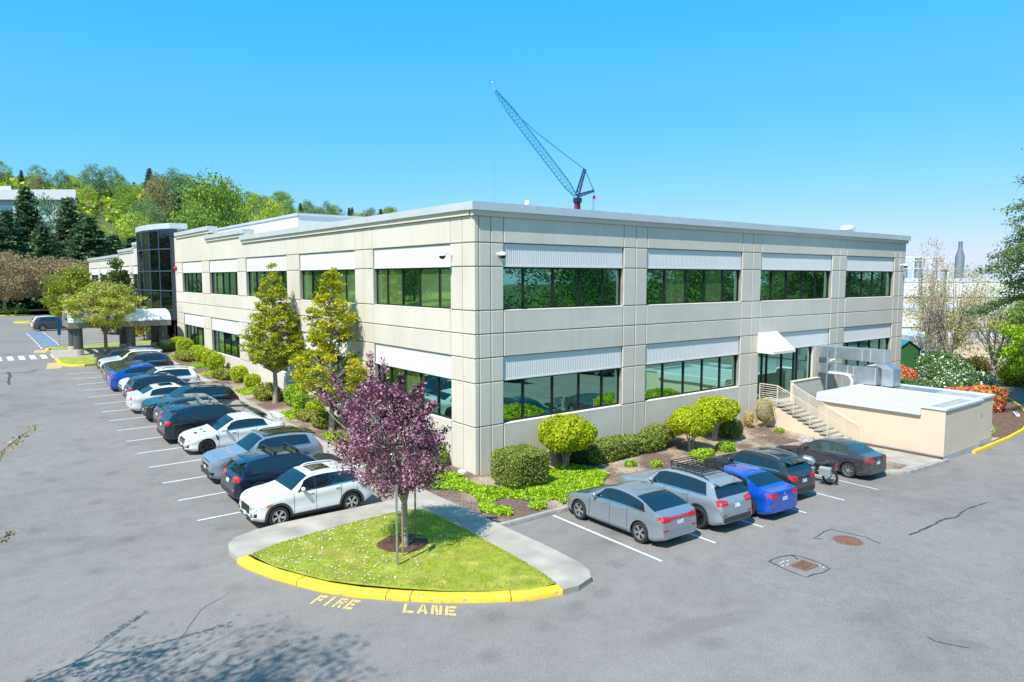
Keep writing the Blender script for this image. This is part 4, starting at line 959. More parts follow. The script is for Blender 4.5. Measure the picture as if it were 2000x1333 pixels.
P_white=paint('pearl_white_paint',(.80,.81,.82),0,.3); P_white2=paint('white_car_paint',(.76,.78,.80),0,.3)
P_navy=paint('navy_paint',(.008,.022,.06),.3); P_bgrey=paint('blue_grey_paint',(.22,.29,.35),.2); P_black=paint('black_paint',(.006,.008,.011),.2); P_dnavy=paint('dark_blue_grey_paint',(.016,.026,.042),.4)
P_blue=paint('bright_blue_paint',(.003,.075,.46),.1); P_silver=paint('silver_blue_paint',(.36,.41,.47),.6); P_lsil=paint('light_grey_paint',(.30,.35,.39),.3); P_brown=paint('grey_brown_paint',(.075,.07,.082),.5); P_char=paint('charcoal_paint',(.045,.053,.063),.5); P_grey=paint('slate_paint',(.055,.07,.09),.4); P_teal=paint('teal_paint',(.03,.10,.12),.4)
PI=math.pi
GLF='cars parked in the stalls along the left facade'; GRF='cars parked nose in on the right side'
# left row: +x towards the building. facing aisle -> rz=pi, rear to aisle -> rz=0
make_car('white crossover with grey cladding and sunroof, nearest the lawn island','car','crossover',P_white,(-6.98,.28),PI,L=4.22,Wd=1.80,H=1.57,R=.335,clad=True,sunroof=True,rails=P_white2,amber=True,group=GLF)
make_car('navy sport utility car with two black roof bars beside the white crossover','car','suv',P_navy,(-6.55,3.15),0,L=4.6,Wd=1.86,H=1.66,R=.36,bars=1,group=GLF,lightbar=False)
make_car('pale blue-grey sport utility car with a black glass roof facing the aisle','car','suv',P_bgrey,(-6.5,6.2),PI,L=4.65,Wd=1.84,H=1.70,R=.36,roofc=P_black,rails=P_black,rim=ALLOYD,group=GLF,amber=True)
make_car('white sedan with a tall rear wing and dark wheels facing the aisle','car','sedan',P_white2,(-6.3,11.2),PI,L=4.55,Wd=1.81,H=1.46,R=.335,rim=ALLOYD,spoiler='wing',scoop=True,group=GLF)
make_car('large dark blue-black sport utility car with silver roof bars and its tail to the aisle','car','suv',P_dnavy,(-6.45,13.75),0,L=4.95,Wd=1.92,H=1.73,R=.37,bars=2,rim=ALLOYD,group=GLF)
make_car('dark car mostly hidden behind the large one with silver roof bars','car','suv',P_grey,(-6.3,16.3),0,L=4.6,Wd=1.84,H=1.66,R=.35,group=GLF)
make_car('glossy black sport utility car facing the aisle behind the one with roof bars','car','suv',P_black,(-6.3,18.9),PI,L=4.86,Wd=1.93,H=1.70,R=.37,rails=P_black,group=GLF,rim=ALLOYD)
make_car('white sedan with dark rear glass and red tail lights, tail to the aisle','car','sedan',P_white,(-6.55,21.6),0,L=4.9,Wd=1.86,H=1.45,R=.34,sunroof=True,group=GLF)
make_car('dark navy compact utility car, tail to the aisle, beyond the plain white sedan','car','suv',P_dnavy,(-6.45,24.1),0,L=4.55,Wd=1.84,H=1.68,R=.36,group=GLF)
make_car('white sport utility car facing the aisle next to the bright blue car','car','suv',P_white,(-6.3,26.7),PI,L=4.6,Wd=1.85,H=1.69,R=.36,rails=P_black,group=GLF)
make_car('bright deep blue rounded electric car with its tail to the aisle','car','liftback',P_blue,(-6.5,29.3),0,L=4.75,Wd=1.92,H=1.62,R=.36,rim=ALLOYD,group=GLF)
make_car('dark slate low car beyond the bright blue one, tail to the aisle','car','liftback',P_grey,(-6.4,31.95),0,L=4.7,Wd=1.85,H=1.48,R=.34,group=GLF)
make_car('grey sport utility car with its tail lamps towards the building, far down the row','car','suv',P_char,(-6.2,34.5),PI,L=4.6,Wd=1.84,H=1.68,R=.36,rails=P_silver,group=GLF)
make_car('white car with silver roof rails facing the aisle, next to last of the left row','car','suv',P_white2,(-6.1,37.05),PI,L=4.55,Wd=1.83,H=1.66,R=.35,rails=P_silver,group=GLF)
make_car('dark purple-black sedan, farthest of the left row beside the grass island','car','sedan',P_grey,(-6.0,39.6),0,L=4.6,Wd=1.82,H=1.45,R=.33,group=GLF)
# far lot
make_car('dark grey car in the far lot beyond the canopy','car','suv',P_grey,(-7.4,78.2),0,L=4.6,H=1.68,R=.36,group='cars in the far lot')
make_car('white car behind the dark grey one in the far lot','car','suv',P_white,(-7.5,81.3),0,L=4.6,H=1.66,R=.36,group='cars in the far lot')
# right row: nose towards the building (+y)
make_car('silver-blue liftback, nearest car on the right side next to the long white line','car','liftback',P_silver,(.95,-7.45),PI/2,L=4.47,Wd=1.82,H=1.46,R=.325,group=GRF,amber=True,lightbar=True)
make_car('light grey sport utility car carrying a black roof basket','car','suv',P_lsil,(3.6,-7.55),PI/2,L=4.7,Wd=1.87,H=1.69,R=.37,rim=ALLOYD,basket=True,rails=BLACK,group=GRF)
make_car('bright blue sedan between the basket car and the charcoal hatchback','car','sedan',P_blue,(6.1,-7.75),PI/2,L=4.67,Wd=1.80,H=1.42,R=.34,rim=ALLOYD,group=GRF)
make_car('charcoal hatchback with silver roof strips beside the motorcycle','car','hatch',P_char,(8.75,-7.2),PI/2,L=4.2,Wd=1.78,H=1.60,R=.33,roofc=P_black,rails=P_silver,group=GRF)
make_car('grey-brown sedan, farthest of the right row by the stairs walk','car','sedan',P_brown,(14.45,-7.15),PI/2,L=4.5,Wd=1.76,H=1.44,R=.32,spokes=9,glassm=CARGR,group=GRF)
# ---------------------------------------------------------------- motorcycle
def motorcycle(loc,rz):
    o=empty('motorcycle',(loc[0],loc[1],zt(*loc)),rz,'black and silver touring motorcycle with metal side boxes between two cars','motorcycle'); o.rotation_euler=(R_(-8),0,rz)
    for x in (.75,-.72):
        mb=MB(); mb.lathe([(.245,-.04),(.31,-.06),(.335,0),(.31,.06),(.245,.04)],26,c=(x,0,.335),axis='y'); w_=mb.build('wheel',TYRE,o,smooth=True)
        mb=MB(); mb.lathe([(.25,-.02),(.25,.02),(.22,.02),(.22,-.02)],26,c=(x,0,.335),axis='y'); mb.lathe([(.06,-.06),(.06,.06)],10,c=(x,0,.335),axis='y')
        for k in range(12): a=k*PI/6; mb.beam((x,0,.335),(x+.24*math.cos(a),0,.335+.24*math.sin(a)),.008,.008)
        mb.build('rim',ALLOY,w_)
    mb=MB(); 
    for y in (-.09,.09): mb.tube([(.76,y,.335),(.45,y,1.0)],.026,8)
    mb.build('front_fork',STEEL,o,smooth=True)
    mb=MB(); mb.tube([(.45,-.36,1.12),(.47,-.1,1.06),(.47,.1,1.06),(.45,.36,1.12)],.018,8); mb.build('handlebar',BLACK,o)
    mb=MB(); mb.box(-.15,.3,-.16,.16,.36,.66); mb.box(-.02,.2,-.3,.3,.45,.6); mb.build('engine',STEEL,o,bevel=.04)
    mb=MB(); mb.tube([(.42,0,.85),(.3,0,.92),(.05,0,.9),(-.12,0,.80)],[.08,.17,.17,.10],12); mb.build('fuel_tank',P_silver,o,smooth=True)
    mb=MB(); mb.tube([(-.08,0,.80),(-.35,0,.80),(-.62,0,.88),(-.78,0,.90)],[.10,.13,.12,.05],10); mb.build('seat',BLACK,o,smooth=True)
    mb=MB(); mb.add([(.62,-.17,1.0),(.62,.17,1.0),(.50,.20,1.42),(.50,-.20,1.42),(.60,-.17,1.0),(.60,.17,1.0),(.48,.20,1.42),(.48,-.20,1.42)],[(0,1,2,3),(7,6,5,4)]); mb.box(.52,.68,-.15,.15,.86,1.04); mb.build('windshield',mat('smoked_screen',(.25,.28,.3),.1,coat=1),o)
    for y in (-1,1):
        mb=MB(); mb.box(-.88,-.42,y*.22,y*.46,.48,.84); mb.build('side_box',mat('side_box_metal',(.45,.49,.5),.4,metal=.4),o,bevel=.03)
    mb=MB(); mb.box(-.95,-.6,-.15,.15,.9,.95); mb.build('luggage_rack',BLACK,o); mb=MB(); mb.box(-.99,-.93,-.08,.08,.78,.86); mb.build('tail_light',REDL,o)
    mb=MB(); mb.tube([(.1,-.14,.38),(-.3,-.2,.3),(-.8,-.24,.42)],[.03,.045,.05],8); mb.build('exhaust',CHROME,o,smooth=True)
    mb=MB(); mb.beam((-.1,.1,.35),(-.2,.42,0.02),.03,.03); mb.beam((.3,0,.6),(-.6,0,.55),.06,.06); mb.beam((-.15,.08,.4),(-.72,.08,.34),.06,.05); mb.beam((-.15,-.08,.4),(-.72,-.08,.34),.06,.05); mb.beam((.42,0,.95),(-.2,0,.5),.06,.06); mb.build('frame',BLACK,o)
    for y in (-1,1):
        mb=MB(); mb.beam((.45,y*.3,1.12),(.42,y*.34,1.3),.012,.012); mb.box(.40,.43,y*.28,y*.40,1.27,1.35); mb.build('mirror',BLACK,o)
motorcycle((11.75,-7.95),R_(100))
# ---------------------------------------------------------------- plants
def crown_leaves(name,clumps,per,sig,size,mats,wts,rng,parent,flat=.7,asp=.55,up=.3,outw=None):
    """clumps: (n,4) centres and radius factor; gaussian leaf clouds round each"""
    C=np.repeat(clumps[:,:3],per,0); rr_=np.repeat(clumps[:,3],per)[:,None]
    D=rng.normal(size=C.shape); D/=np.linalg.norm(D,axis=1)[:,None]; D*=rng.uniform(0,1,len(C))[:,None]**.45; D[:,2]*=flat
    C=C+D*sig*rr_
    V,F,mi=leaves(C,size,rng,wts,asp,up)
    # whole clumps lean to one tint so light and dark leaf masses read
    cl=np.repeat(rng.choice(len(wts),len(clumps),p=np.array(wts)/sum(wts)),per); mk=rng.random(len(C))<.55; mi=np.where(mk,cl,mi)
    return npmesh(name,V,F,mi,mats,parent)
def limb(mb,a,b,r0,r1,rng,n=4,sag=.12,sides=5):
    a=np.array(a,float);b=np.array(b,float); L=np.linalg.norm(b-a); pts=[];rad=[]
    w_=rng.normal(size=3)*L*.05
    for i in range(n+1):
        t=i/n; p=a*(1-t)+b*t+w_*math.sin(math.pi*t)+np.array([0,0,-sag*L*math.sin(math.pi*t)]); pts.append(tuple(p)); rad.append(r0*(1-t)+r1*t)
    mb.tube(pts,rad,sides)
def tree(name,label,cat,base,H,z0,prof,nclump,per,size,mats,wts,seed,trunk_r=.12,bark=BARK,sig=.45,lean=(0,0),flat=.7,group=None,up=.3,asp=.55,sag=.1,limbs=.75,shell=.55,multi=1,top=None,parent_only=False,vshoots=0,cz=None):
    """prof: list of (height fraction in the crown, radius). Crown from z0 to H."""
    rng=np.random.default_rng(seed); o=empty(name,base,0,label,cat,group); mb=MB()
    hs=[a for a,_ in prof]; rs=[b for _,b in prof]
    cl=[];tries=0
    tot=max(rs)
    while len(cl)<nclump:
        f=rng.random(); r=np.interp(f,hs,rs)
        if rng.random()>(r/tot)*1.0+.08: continue
        a=rng.uniform(0,2*math.pi); q=(shell+(1-shell)*rng.random())**.8 if rng.random()<.75 else rng.random()**.5
        q*=rng.uniform(.82,1.12)
        x=lean[0]*f+r*q*math.cos(a); y=lean[1]*f+r*q*math.sin(a); cl.append((x,y,z0+(H-z0)*f,rng.uniform(.6,1.35)))
    cl=np.array(cl)
    tops=[]
    if multi==1:
        n=7; pts=[(lean[0]*max(0,(H*.93*i/n-z0)/(H-z0))+.03*math.sin(i*1.7),lean[1]*max(0,(H*.93*i/n-z0)/(H-z0))+.03*math.cos(i*2.1),H*.93*i/n-.1) for i in range(n+1)]
        mb.tube(pts,[trunk_r*(1.25 if i==0 else 1)*(1-.9*i/n)+.008 for i in range(n+1)],8)
        for c in cl:
            if rng.random()<limbs:
                zz=max(z0*.8,c[2]-abs(math.hypot(c[0],c[1]))*.55-.1); t=zz/(H*.93); a=(lean[0]*max(0,(zz-z0)/(H-z0)),lean[1]*max(0,(zz-z0)/(H-z0)),zz)
                limb(mb,a,c[:3],trunk_r*.28*(1-t*.7)+.006,.006,rng,3,sag,4)
    else:
        mb.tube([(0,0,-.1),(0,0,z0*.5),(0,0,z0*.75)],[trunk_r*1.2,trunk_r,trunk_r*.9],8)
        fk=[]
        for k in range(multi):
            a=2*math.pi*k/multi+rng.uniform(-.3,.3); rr_=np.interp(.35,hs,rs)*.55; e=(lean[0]*.5+rr_*math.cos(a),lean[1]*.5+rr_*math.sin(a),z0+(H-z0)*.5); limb(mb,(0,0,z0*.72),e,trunk_r*.6,trunk_r*.25,rng,5,-.08,6); fk.append(e)
            e2=(lean[0]+e[0]*1.2,lean[1]+e[1]*1.2,z0+(H-z0)*.85); limb(mb,e,e2,trunk_r*.25,.01,rng,4,0,5)
        for c in cl:
            if rng.random()<limbs:
                e=min(fk,key=lambda q:(q[0]-c[0])**2+(q[1]-c[1])**2); t=rng.uniform(.2,1); a=tuple(np.array((0,0,z0*.72))*(1-t)+np.array(e)*t); limb(mb,a,c[:3],trunk_r*.16,.006,rng,3,sag,4)
    mb.build('trunk',bark,o,smooth=True,angle=80)
    crown_leaves('crown',cl,per,sig,size,mats,wts,rng,o,flat,asp,up)
    return o
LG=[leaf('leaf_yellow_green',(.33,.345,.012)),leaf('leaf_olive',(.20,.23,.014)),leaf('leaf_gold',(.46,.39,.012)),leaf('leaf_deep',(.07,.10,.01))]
rngm=np.random.default_rng(11)
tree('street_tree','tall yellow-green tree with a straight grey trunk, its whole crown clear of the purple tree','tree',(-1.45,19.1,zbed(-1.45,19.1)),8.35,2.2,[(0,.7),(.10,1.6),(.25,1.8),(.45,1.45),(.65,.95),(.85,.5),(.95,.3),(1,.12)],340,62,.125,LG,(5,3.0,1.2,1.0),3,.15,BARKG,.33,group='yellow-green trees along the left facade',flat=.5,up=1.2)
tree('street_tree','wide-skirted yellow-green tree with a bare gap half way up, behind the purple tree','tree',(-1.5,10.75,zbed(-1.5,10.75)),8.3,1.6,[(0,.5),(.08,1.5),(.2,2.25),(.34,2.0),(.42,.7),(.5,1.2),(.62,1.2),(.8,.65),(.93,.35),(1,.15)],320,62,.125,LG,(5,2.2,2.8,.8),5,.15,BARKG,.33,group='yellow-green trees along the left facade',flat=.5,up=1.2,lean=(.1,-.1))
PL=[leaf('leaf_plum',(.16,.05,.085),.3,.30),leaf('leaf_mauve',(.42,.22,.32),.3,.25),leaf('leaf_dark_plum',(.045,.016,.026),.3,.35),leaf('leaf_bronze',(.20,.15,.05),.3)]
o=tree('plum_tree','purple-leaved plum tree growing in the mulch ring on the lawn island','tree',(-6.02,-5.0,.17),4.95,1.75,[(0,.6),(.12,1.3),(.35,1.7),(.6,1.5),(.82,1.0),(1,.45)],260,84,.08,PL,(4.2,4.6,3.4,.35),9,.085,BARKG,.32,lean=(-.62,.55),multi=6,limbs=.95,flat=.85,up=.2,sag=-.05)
# upright shoots of the plum
mb=MB(); cl=[]; rs=np.random.default_rng(2)
for dx,dy,h in ((-.25,.2,5.75),(-.02,-.05,5.55),(-.9,.8,5.1),(.2,-.5,5.15),(.45,-.75,4.9),(.55,-.9,5.0),(-1.2,.9,4.7),(.75,-1.0,4.4)):
    p0=(-.45+dx*.7,.35+dy*.7,3.8); p1=(-.45+dx*1.25,.35+dy*1.25,h); limb(mb,p0,p1,.018,.005,rs,4,0,4)
    for t in np.linspace(.1,1,9): cl.append(tuple(np.array(p0)*(1-t)+np.array(p1)*t)+(.5,))
mb.build('shoot',BARKG,o); crown_leaves('shoot_leaves',np.array(cl),40,.26,.10,PL,(5,4,3,.3),rs,o,1.3)
for k,(x,y,h,t) in enumerate([(-6.45,-5.62,1.55,'front'),(-5.45,-4.62,1.9,'rear')]):
    s_=MB().tube([(0,0,-.1),(0,0,h)],.03,7).build('tree_stake',mat('stake_wood',(.33,.23,.15),.85)); s_.location=(x,y,.17); tag(s_,'wooden tree stake standing %s the purple plum trunk'%('in front of' if k==0 else 'behind'),'stake')
# low tuft by the plum
def shell_shrub(name,label,cat,base,shape,rad,n,size,mats,wts,seed,core,group=None,jit=.05,flatn=.6,stems=None,rz=0,bumps=.05,sq=2.4,leafn=.7):
    """clipped shrub: leaves over a superellipsoid, dark twiggy core inside. rad=(rx,ry,rz); centre height shape"""
    rng=np.random.default_rng(seed); o=empty(name,base,rz,label,cat,group); u=rng.uniform(0,2*math.pi,n); w_=np.arcsin(rng.uniform(-.93,1,n))
    def se(c,e): return np.sign(c)*np.abs(c)**e
    e=2/sq; 
    Dn=rng.normal(size=(n,3))
    if sq>3: Dn=rng.uniform(-1,1,size=(n,3)); ax=rng.integers(0,3,n); Dn[np.arange(n),ax]=np.sign(Dn[np.arange(n),ax])
    k_=(np.abs(Dn)**sq).sum(1)**(-1/sq); X,Y,Z=(Dn*k_[:,None]).T; Z=np.where(Z<-.93,-Z,Z); u=np.arctan2(Y,X); w_=np.arcsin(np.clip(Z,-1,1)); G_=np.sign(Dn*1.0)*np.abs(np.c_[X,Y,Z])**(sq-1); G_[:,2]=np.abs(G_[:,2])*np.sign(Z)
    ph=rng.uniform(0,6,6); b=1+bumps*1.25*(np.sin(3*u+ph[0])*np.cos(2*w_+ph[1])+.7*np.sin(5*u+ph[2])*np.sin(3*w_+ph[3])+.5*np.sin(9*u+ph[4])*np.sin(7*w_+ph[5]))
    dep=1-np.abs(rng.normal(size=n))*jit+np.where(rng.random(n)<.07,rng.uniform(0,.10,n),0); P=np.c_[X*rad[0],Y*rad[1],Z*rad[2]]*(b*dep)[:,None]; N=G_/np.array(rad); N/=np.linalg.norm(N,axis=1)[:,None]; P[:,2]+=shape
    V,F,mi=leaves(P,size,rng,wts,.6,N=N,nj=leafn); npmesh('foliage',V,F,mi,mats,o)
    mb=MB(); prof=[]
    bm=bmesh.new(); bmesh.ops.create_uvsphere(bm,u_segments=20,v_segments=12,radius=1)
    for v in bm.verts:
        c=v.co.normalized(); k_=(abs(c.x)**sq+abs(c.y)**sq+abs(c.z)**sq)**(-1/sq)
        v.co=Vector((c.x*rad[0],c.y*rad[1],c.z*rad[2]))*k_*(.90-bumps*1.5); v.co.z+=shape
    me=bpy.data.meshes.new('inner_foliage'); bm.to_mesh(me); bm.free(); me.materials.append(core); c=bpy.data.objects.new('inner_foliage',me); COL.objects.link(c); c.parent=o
    if stems:
        mb=MB()
        for k in range(stems):
            a=2*math.pi*k/stems+.3; mb.tube([(.06*math.cos(a),.06*math.sin(a),-.15),(.12*math.cos(a),.12*math.sin(a),shape*.35),(rad[0]*.4*math.cos(a),rad[1]*.4*math.sin(a),shape*.85)],[.05,.04,.025],6)
        mb.build('stem',BARKG,o,smooth=True)
    return o
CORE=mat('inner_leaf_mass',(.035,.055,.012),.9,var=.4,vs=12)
LB=[leaf('leaf_lime',(.37,.41,.006)),leaf('leaf_bright_green',(.21,.31,.006)),leaf('leaf_lime_gold',(.45,.41,.012))]
BX=[leaf('box_top',(.22,.26,.04)),leaf('box_deep',(.085,.14,.025)),leaf('box_light',(.32,.33,.07))]
DG=[leaf('leaf_dark_green',(.035,.075,.022)),leaf('leaf_mid_green',(.07,.13,.03))]
GRN=[leaf('leaf_fresh_green',(.20,.34,.012)),leaf('leaf_light_green',(.34,.46,.02)),leaf('leaf_green',(.09,.18,.018))]
GR='clipped shrubs along the facades'
def zb(x,y): return zbed(x,y)
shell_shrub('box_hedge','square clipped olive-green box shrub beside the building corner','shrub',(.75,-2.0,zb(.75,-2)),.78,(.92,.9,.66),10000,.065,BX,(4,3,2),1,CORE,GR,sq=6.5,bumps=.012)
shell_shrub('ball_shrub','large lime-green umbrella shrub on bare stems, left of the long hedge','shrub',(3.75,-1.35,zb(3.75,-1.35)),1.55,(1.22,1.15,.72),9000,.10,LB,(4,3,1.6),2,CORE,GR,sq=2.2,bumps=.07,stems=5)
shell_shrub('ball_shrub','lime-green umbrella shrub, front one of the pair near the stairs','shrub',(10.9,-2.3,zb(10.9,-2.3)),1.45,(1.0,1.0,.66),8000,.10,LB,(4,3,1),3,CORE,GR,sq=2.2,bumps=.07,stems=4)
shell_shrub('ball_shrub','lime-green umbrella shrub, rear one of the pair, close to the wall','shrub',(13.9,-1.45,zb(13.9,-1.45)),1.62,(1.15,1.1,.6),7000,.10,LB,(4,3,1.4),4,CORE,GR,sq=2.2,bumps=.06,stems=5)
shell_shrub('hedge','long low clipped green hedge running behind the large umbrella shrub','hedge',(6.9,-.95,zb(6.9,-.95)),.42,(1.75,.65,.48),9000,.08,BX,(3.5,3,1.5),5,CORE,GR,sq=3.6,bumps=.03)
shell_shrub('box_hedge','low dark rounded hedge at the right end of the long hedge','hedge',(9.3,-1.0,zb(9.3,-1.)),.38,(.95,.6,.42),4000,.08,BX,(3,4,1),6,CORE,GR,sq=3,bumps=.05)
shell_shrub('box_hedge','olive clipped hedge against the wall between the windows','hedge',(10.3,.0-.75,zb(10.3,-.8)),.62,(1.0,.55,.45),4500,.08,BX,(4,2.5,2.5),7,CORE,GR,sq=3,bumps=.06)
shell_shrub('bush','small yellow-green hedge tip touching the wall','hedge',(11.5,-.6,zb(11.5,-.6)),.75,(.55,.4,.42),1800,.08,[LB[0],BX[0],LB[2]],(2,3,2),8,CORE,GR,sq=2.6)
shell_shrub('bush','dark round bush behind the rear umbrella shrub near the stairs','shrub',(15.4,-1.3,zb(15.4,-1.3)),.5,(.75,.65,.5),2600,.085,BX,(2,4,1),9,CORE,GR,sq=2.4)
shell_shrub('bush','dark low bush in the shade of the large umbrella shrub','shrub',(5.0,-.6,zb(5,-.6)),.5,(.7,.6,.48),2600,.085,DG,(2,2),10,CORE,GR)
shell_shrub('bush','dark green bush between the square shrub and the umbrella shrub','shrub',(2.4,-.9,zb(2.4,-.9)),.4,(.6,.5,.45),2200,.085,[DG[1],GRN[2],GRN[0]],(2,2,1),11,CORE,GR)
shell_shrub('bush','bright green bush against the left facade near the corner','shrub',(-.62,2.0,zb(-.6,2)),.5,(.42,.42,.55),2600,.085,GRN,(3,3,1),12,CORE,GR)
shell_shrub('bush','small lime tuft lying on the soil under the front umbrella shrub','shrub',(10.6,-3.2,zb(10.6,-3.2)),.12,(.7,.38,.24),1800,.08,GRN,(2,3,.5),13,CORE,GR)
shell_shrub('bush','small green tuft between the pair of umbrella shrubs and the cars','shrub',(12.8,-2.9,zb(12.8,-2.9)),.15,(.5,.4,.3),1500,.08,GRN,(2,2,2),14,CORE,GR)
for k,(x,y,r,lb) in enumerate([(7.6,-3.0,.28,'tiny green tuft on bare soil in front of the long hedge'),(6.5,-2.5,.3,'small lime tuft at the foot of the long hedge'),(9.6,-3.9,.22,'tiny green tuft beside the kerb behind the basket car'),(19.1,-1.9,.3,'tiny bright green tuft on the soil left of the stairs')]):
    shell_shrub('tuft',lb,'plant',(x,y,zb(x,y)),.08,(r,r*.8,.16),500,.07,GRN,(3,3,1),20+k,CORE,'small tufts on the bare soil')
shell_shrub('flowering_shrub','yellow airy shrub with thin stems beside the foot of the stairs wall','shrub',(19.2,-.9,zb(19.2,-.9)),.95,(.62,.5,.75),1500,.08,[leaf('leaf_yellow',(.55,.42,.04)),leaf('leaf_straw',(.34,.30,.12)),GRN[0]],(3,2,1),15,mat('straw_twigs',(.25,.2,.12),.9),None,jit=.4,stems=5)
shell_shrub('flowering_shrub','small orange-yellow shrub beside the airy yellow one','shrub',(18.2,-.55,zb(18.2,-.55)),.5,(.32,.3,.45),600,.08,[leaf('leaf_yellow',(.55,.42,.04)),leaf('leaf_orange',(.5,.2,.03))],(3,1),16,mat('straw_twigs',(.25,.2,.12)),None,jit=.35,stems=3)
# left facade bed
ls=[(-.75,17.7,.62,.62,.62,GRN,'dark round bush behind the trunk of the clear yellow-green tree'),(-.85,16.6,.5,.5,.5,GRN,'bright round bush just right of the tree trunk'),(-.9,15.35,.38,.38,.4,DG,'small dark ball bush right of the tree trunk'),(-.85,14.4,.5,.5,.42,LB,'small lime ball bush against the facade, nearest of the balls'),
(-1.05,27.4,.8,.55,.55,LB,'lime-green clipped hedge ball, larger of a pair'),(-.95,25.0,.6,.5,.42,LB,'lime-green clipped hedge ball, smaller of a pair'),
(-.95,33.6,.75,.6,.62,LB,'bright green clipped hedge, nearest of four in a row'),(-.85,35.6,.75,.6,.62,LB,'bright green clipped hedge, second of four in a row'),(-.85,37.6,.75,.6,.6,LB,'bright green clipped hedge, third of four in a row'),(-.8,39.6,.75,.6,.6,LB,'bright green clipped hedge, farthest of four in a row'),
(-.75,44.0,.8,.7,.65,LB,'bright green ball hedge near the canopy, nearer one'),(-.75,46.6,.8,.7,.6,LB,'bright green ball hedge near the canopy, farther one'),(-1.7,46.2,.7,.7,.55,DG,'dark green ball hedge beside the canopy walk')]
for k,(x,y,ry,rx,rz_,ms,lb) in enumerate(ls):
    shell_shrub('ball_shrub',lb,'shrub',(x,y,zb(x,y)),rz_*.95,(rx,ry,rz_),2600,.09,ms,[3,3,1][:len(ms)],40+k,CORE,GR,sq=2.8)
JN=[leaf('juniper',(.23,.25,.035)),leaf('juniper_light',(.36,.35,.07)),leaf('juniper_deep',(.07,.10,.02))]
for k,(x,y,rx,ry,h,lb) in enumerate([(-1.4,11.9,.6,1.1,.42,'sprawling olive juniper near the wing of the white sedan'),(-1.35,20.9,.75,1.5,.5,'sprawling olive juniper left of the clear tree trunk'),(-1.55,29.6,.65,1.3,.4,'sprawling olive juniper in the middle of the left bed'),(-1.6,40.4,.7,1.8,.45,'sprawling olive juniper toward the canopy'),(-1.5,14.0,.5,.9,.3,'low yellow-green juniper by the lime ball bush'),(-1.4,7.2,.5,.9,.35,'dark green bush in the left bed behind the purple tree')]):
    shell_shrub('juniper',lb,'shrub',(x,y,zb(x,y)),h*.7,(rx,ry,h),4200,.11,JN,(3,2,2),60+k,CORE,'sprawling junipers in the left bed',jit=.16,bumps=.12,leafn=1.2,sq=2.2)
# ground cover (stuff)
def cover(name,polys,n,h,mats,wts,seed,label):
    rng=np.random.default_rng(seed); A=[];Bc=[]
    for P,f in polys:
        q=scatter(P,int(n*f),rng); A.append(q)
    P=np.concatenate(A); z=np.array([zbed(x,y) for x,y in P])+h*rng.random(len(P))**.6*(.75+.25*np.sin(P[:,0]*3+1)*np.sin(P[:,1]*3.7)); V,F,mi=leaves(np.c_[P,z],.10,rng,wts,.65,up=1.1)
    o=npmesh(name,V,F,mi,mats); o['kind']='stuff'; o['label']=label; o['category']='ground cover'
c1=[(-2.15,.67),(-1.3,1.0),(-.75,.8),(-.55,.1),(-.75,-1.0),(-.2,-1.9),(.5,-1.9),(3.0,-1.0),(4.0,-1.1),(4.9,-1.9),(4.7,-3.0),(4.0,-3.4),(3.3,-4.0),(1.53,-4.35),(.59,-4.2),(-.3,-3.7),(-.6,-2.85),(-1.3,-3.0),(-1.8,-2.9),(-1.5,-2.1),(-1.6,-1.3),(-2.0,-.8),(-2.4,-.3)]
cover('ground_cover',[(c1,.8),([(-2.06,-3.1),(-1.64,-3.07),(-1.42,-4.29),(-1.74,-4.7),(-2.09,-4.3),(-2.33,-3.72)],.06),([(-.73,-4.3),(-.11,-4.0),(.04,-4.4),(-.36,-4.85),(-.82,-4.7)],.035),([(.6,-4.4),(1.2,-4.3),(1.2,-4.75),(.5,-4.8)],.02)],17000,.16,GRN,(3,3.2,1),70,'bright green creeping ground cover spreading round the building corner')
cover('ground_cover',[([(-2.3,y-1),(-1.0,y-1.1),(-1.0,y+1.0),(-2.3,y+.9)],1/6) for y in (9.4,15.5,23.6,32.0,36.3,42.5)],9000,.13,GRN,(2.5,3.2,1),71,'patches of light green ground cover along the left bed')
rl=np.random.default_rng(8)
P=scatter([(-2.55,-4.9),(15,-4.9),(19.8,-4.7),(19.8,-.4),(0,-.3),(-2.5,.2)],2600,rl); V,F,mi=leaves(np.c_[P,[zbed(x,y)+.015 for x,y in P]],.05,rl,(3,2,1),.8,up=3); o=npmesh('leaf_litter',V,F,mi,[mat('dry_leaf',(.22,.14,.08),.9),mat('bark_chip',(.09,.05,.035),.9),mat('pale_chip',(.42,.34,.25),.9)]); o['kind']='stuff'; o['label']='bark chips and dry leaves scattered on the planting bed'; o['category']='litter'
P=scatter([(18.6,-3.3),(19.9,-3.0),(19.95,-4.9),(17.5,-4.9)],260,rl); V=[];mb=MB()
for x,y in P: r=rl.uniform(.03,.09); mb.box(x-r,x+r*.8,y-r*.7,y+r,zbed(x,y)-.02,zbed(x,y)+r*.8)
o=mb.build('river_stones',mat('pale_stone',(.45,.43,.40),.85,var=.3,vs=6)); o['kind']='stuff'; o['label']='pale river stones at the foot of the stair wall'; o['category']='stones'
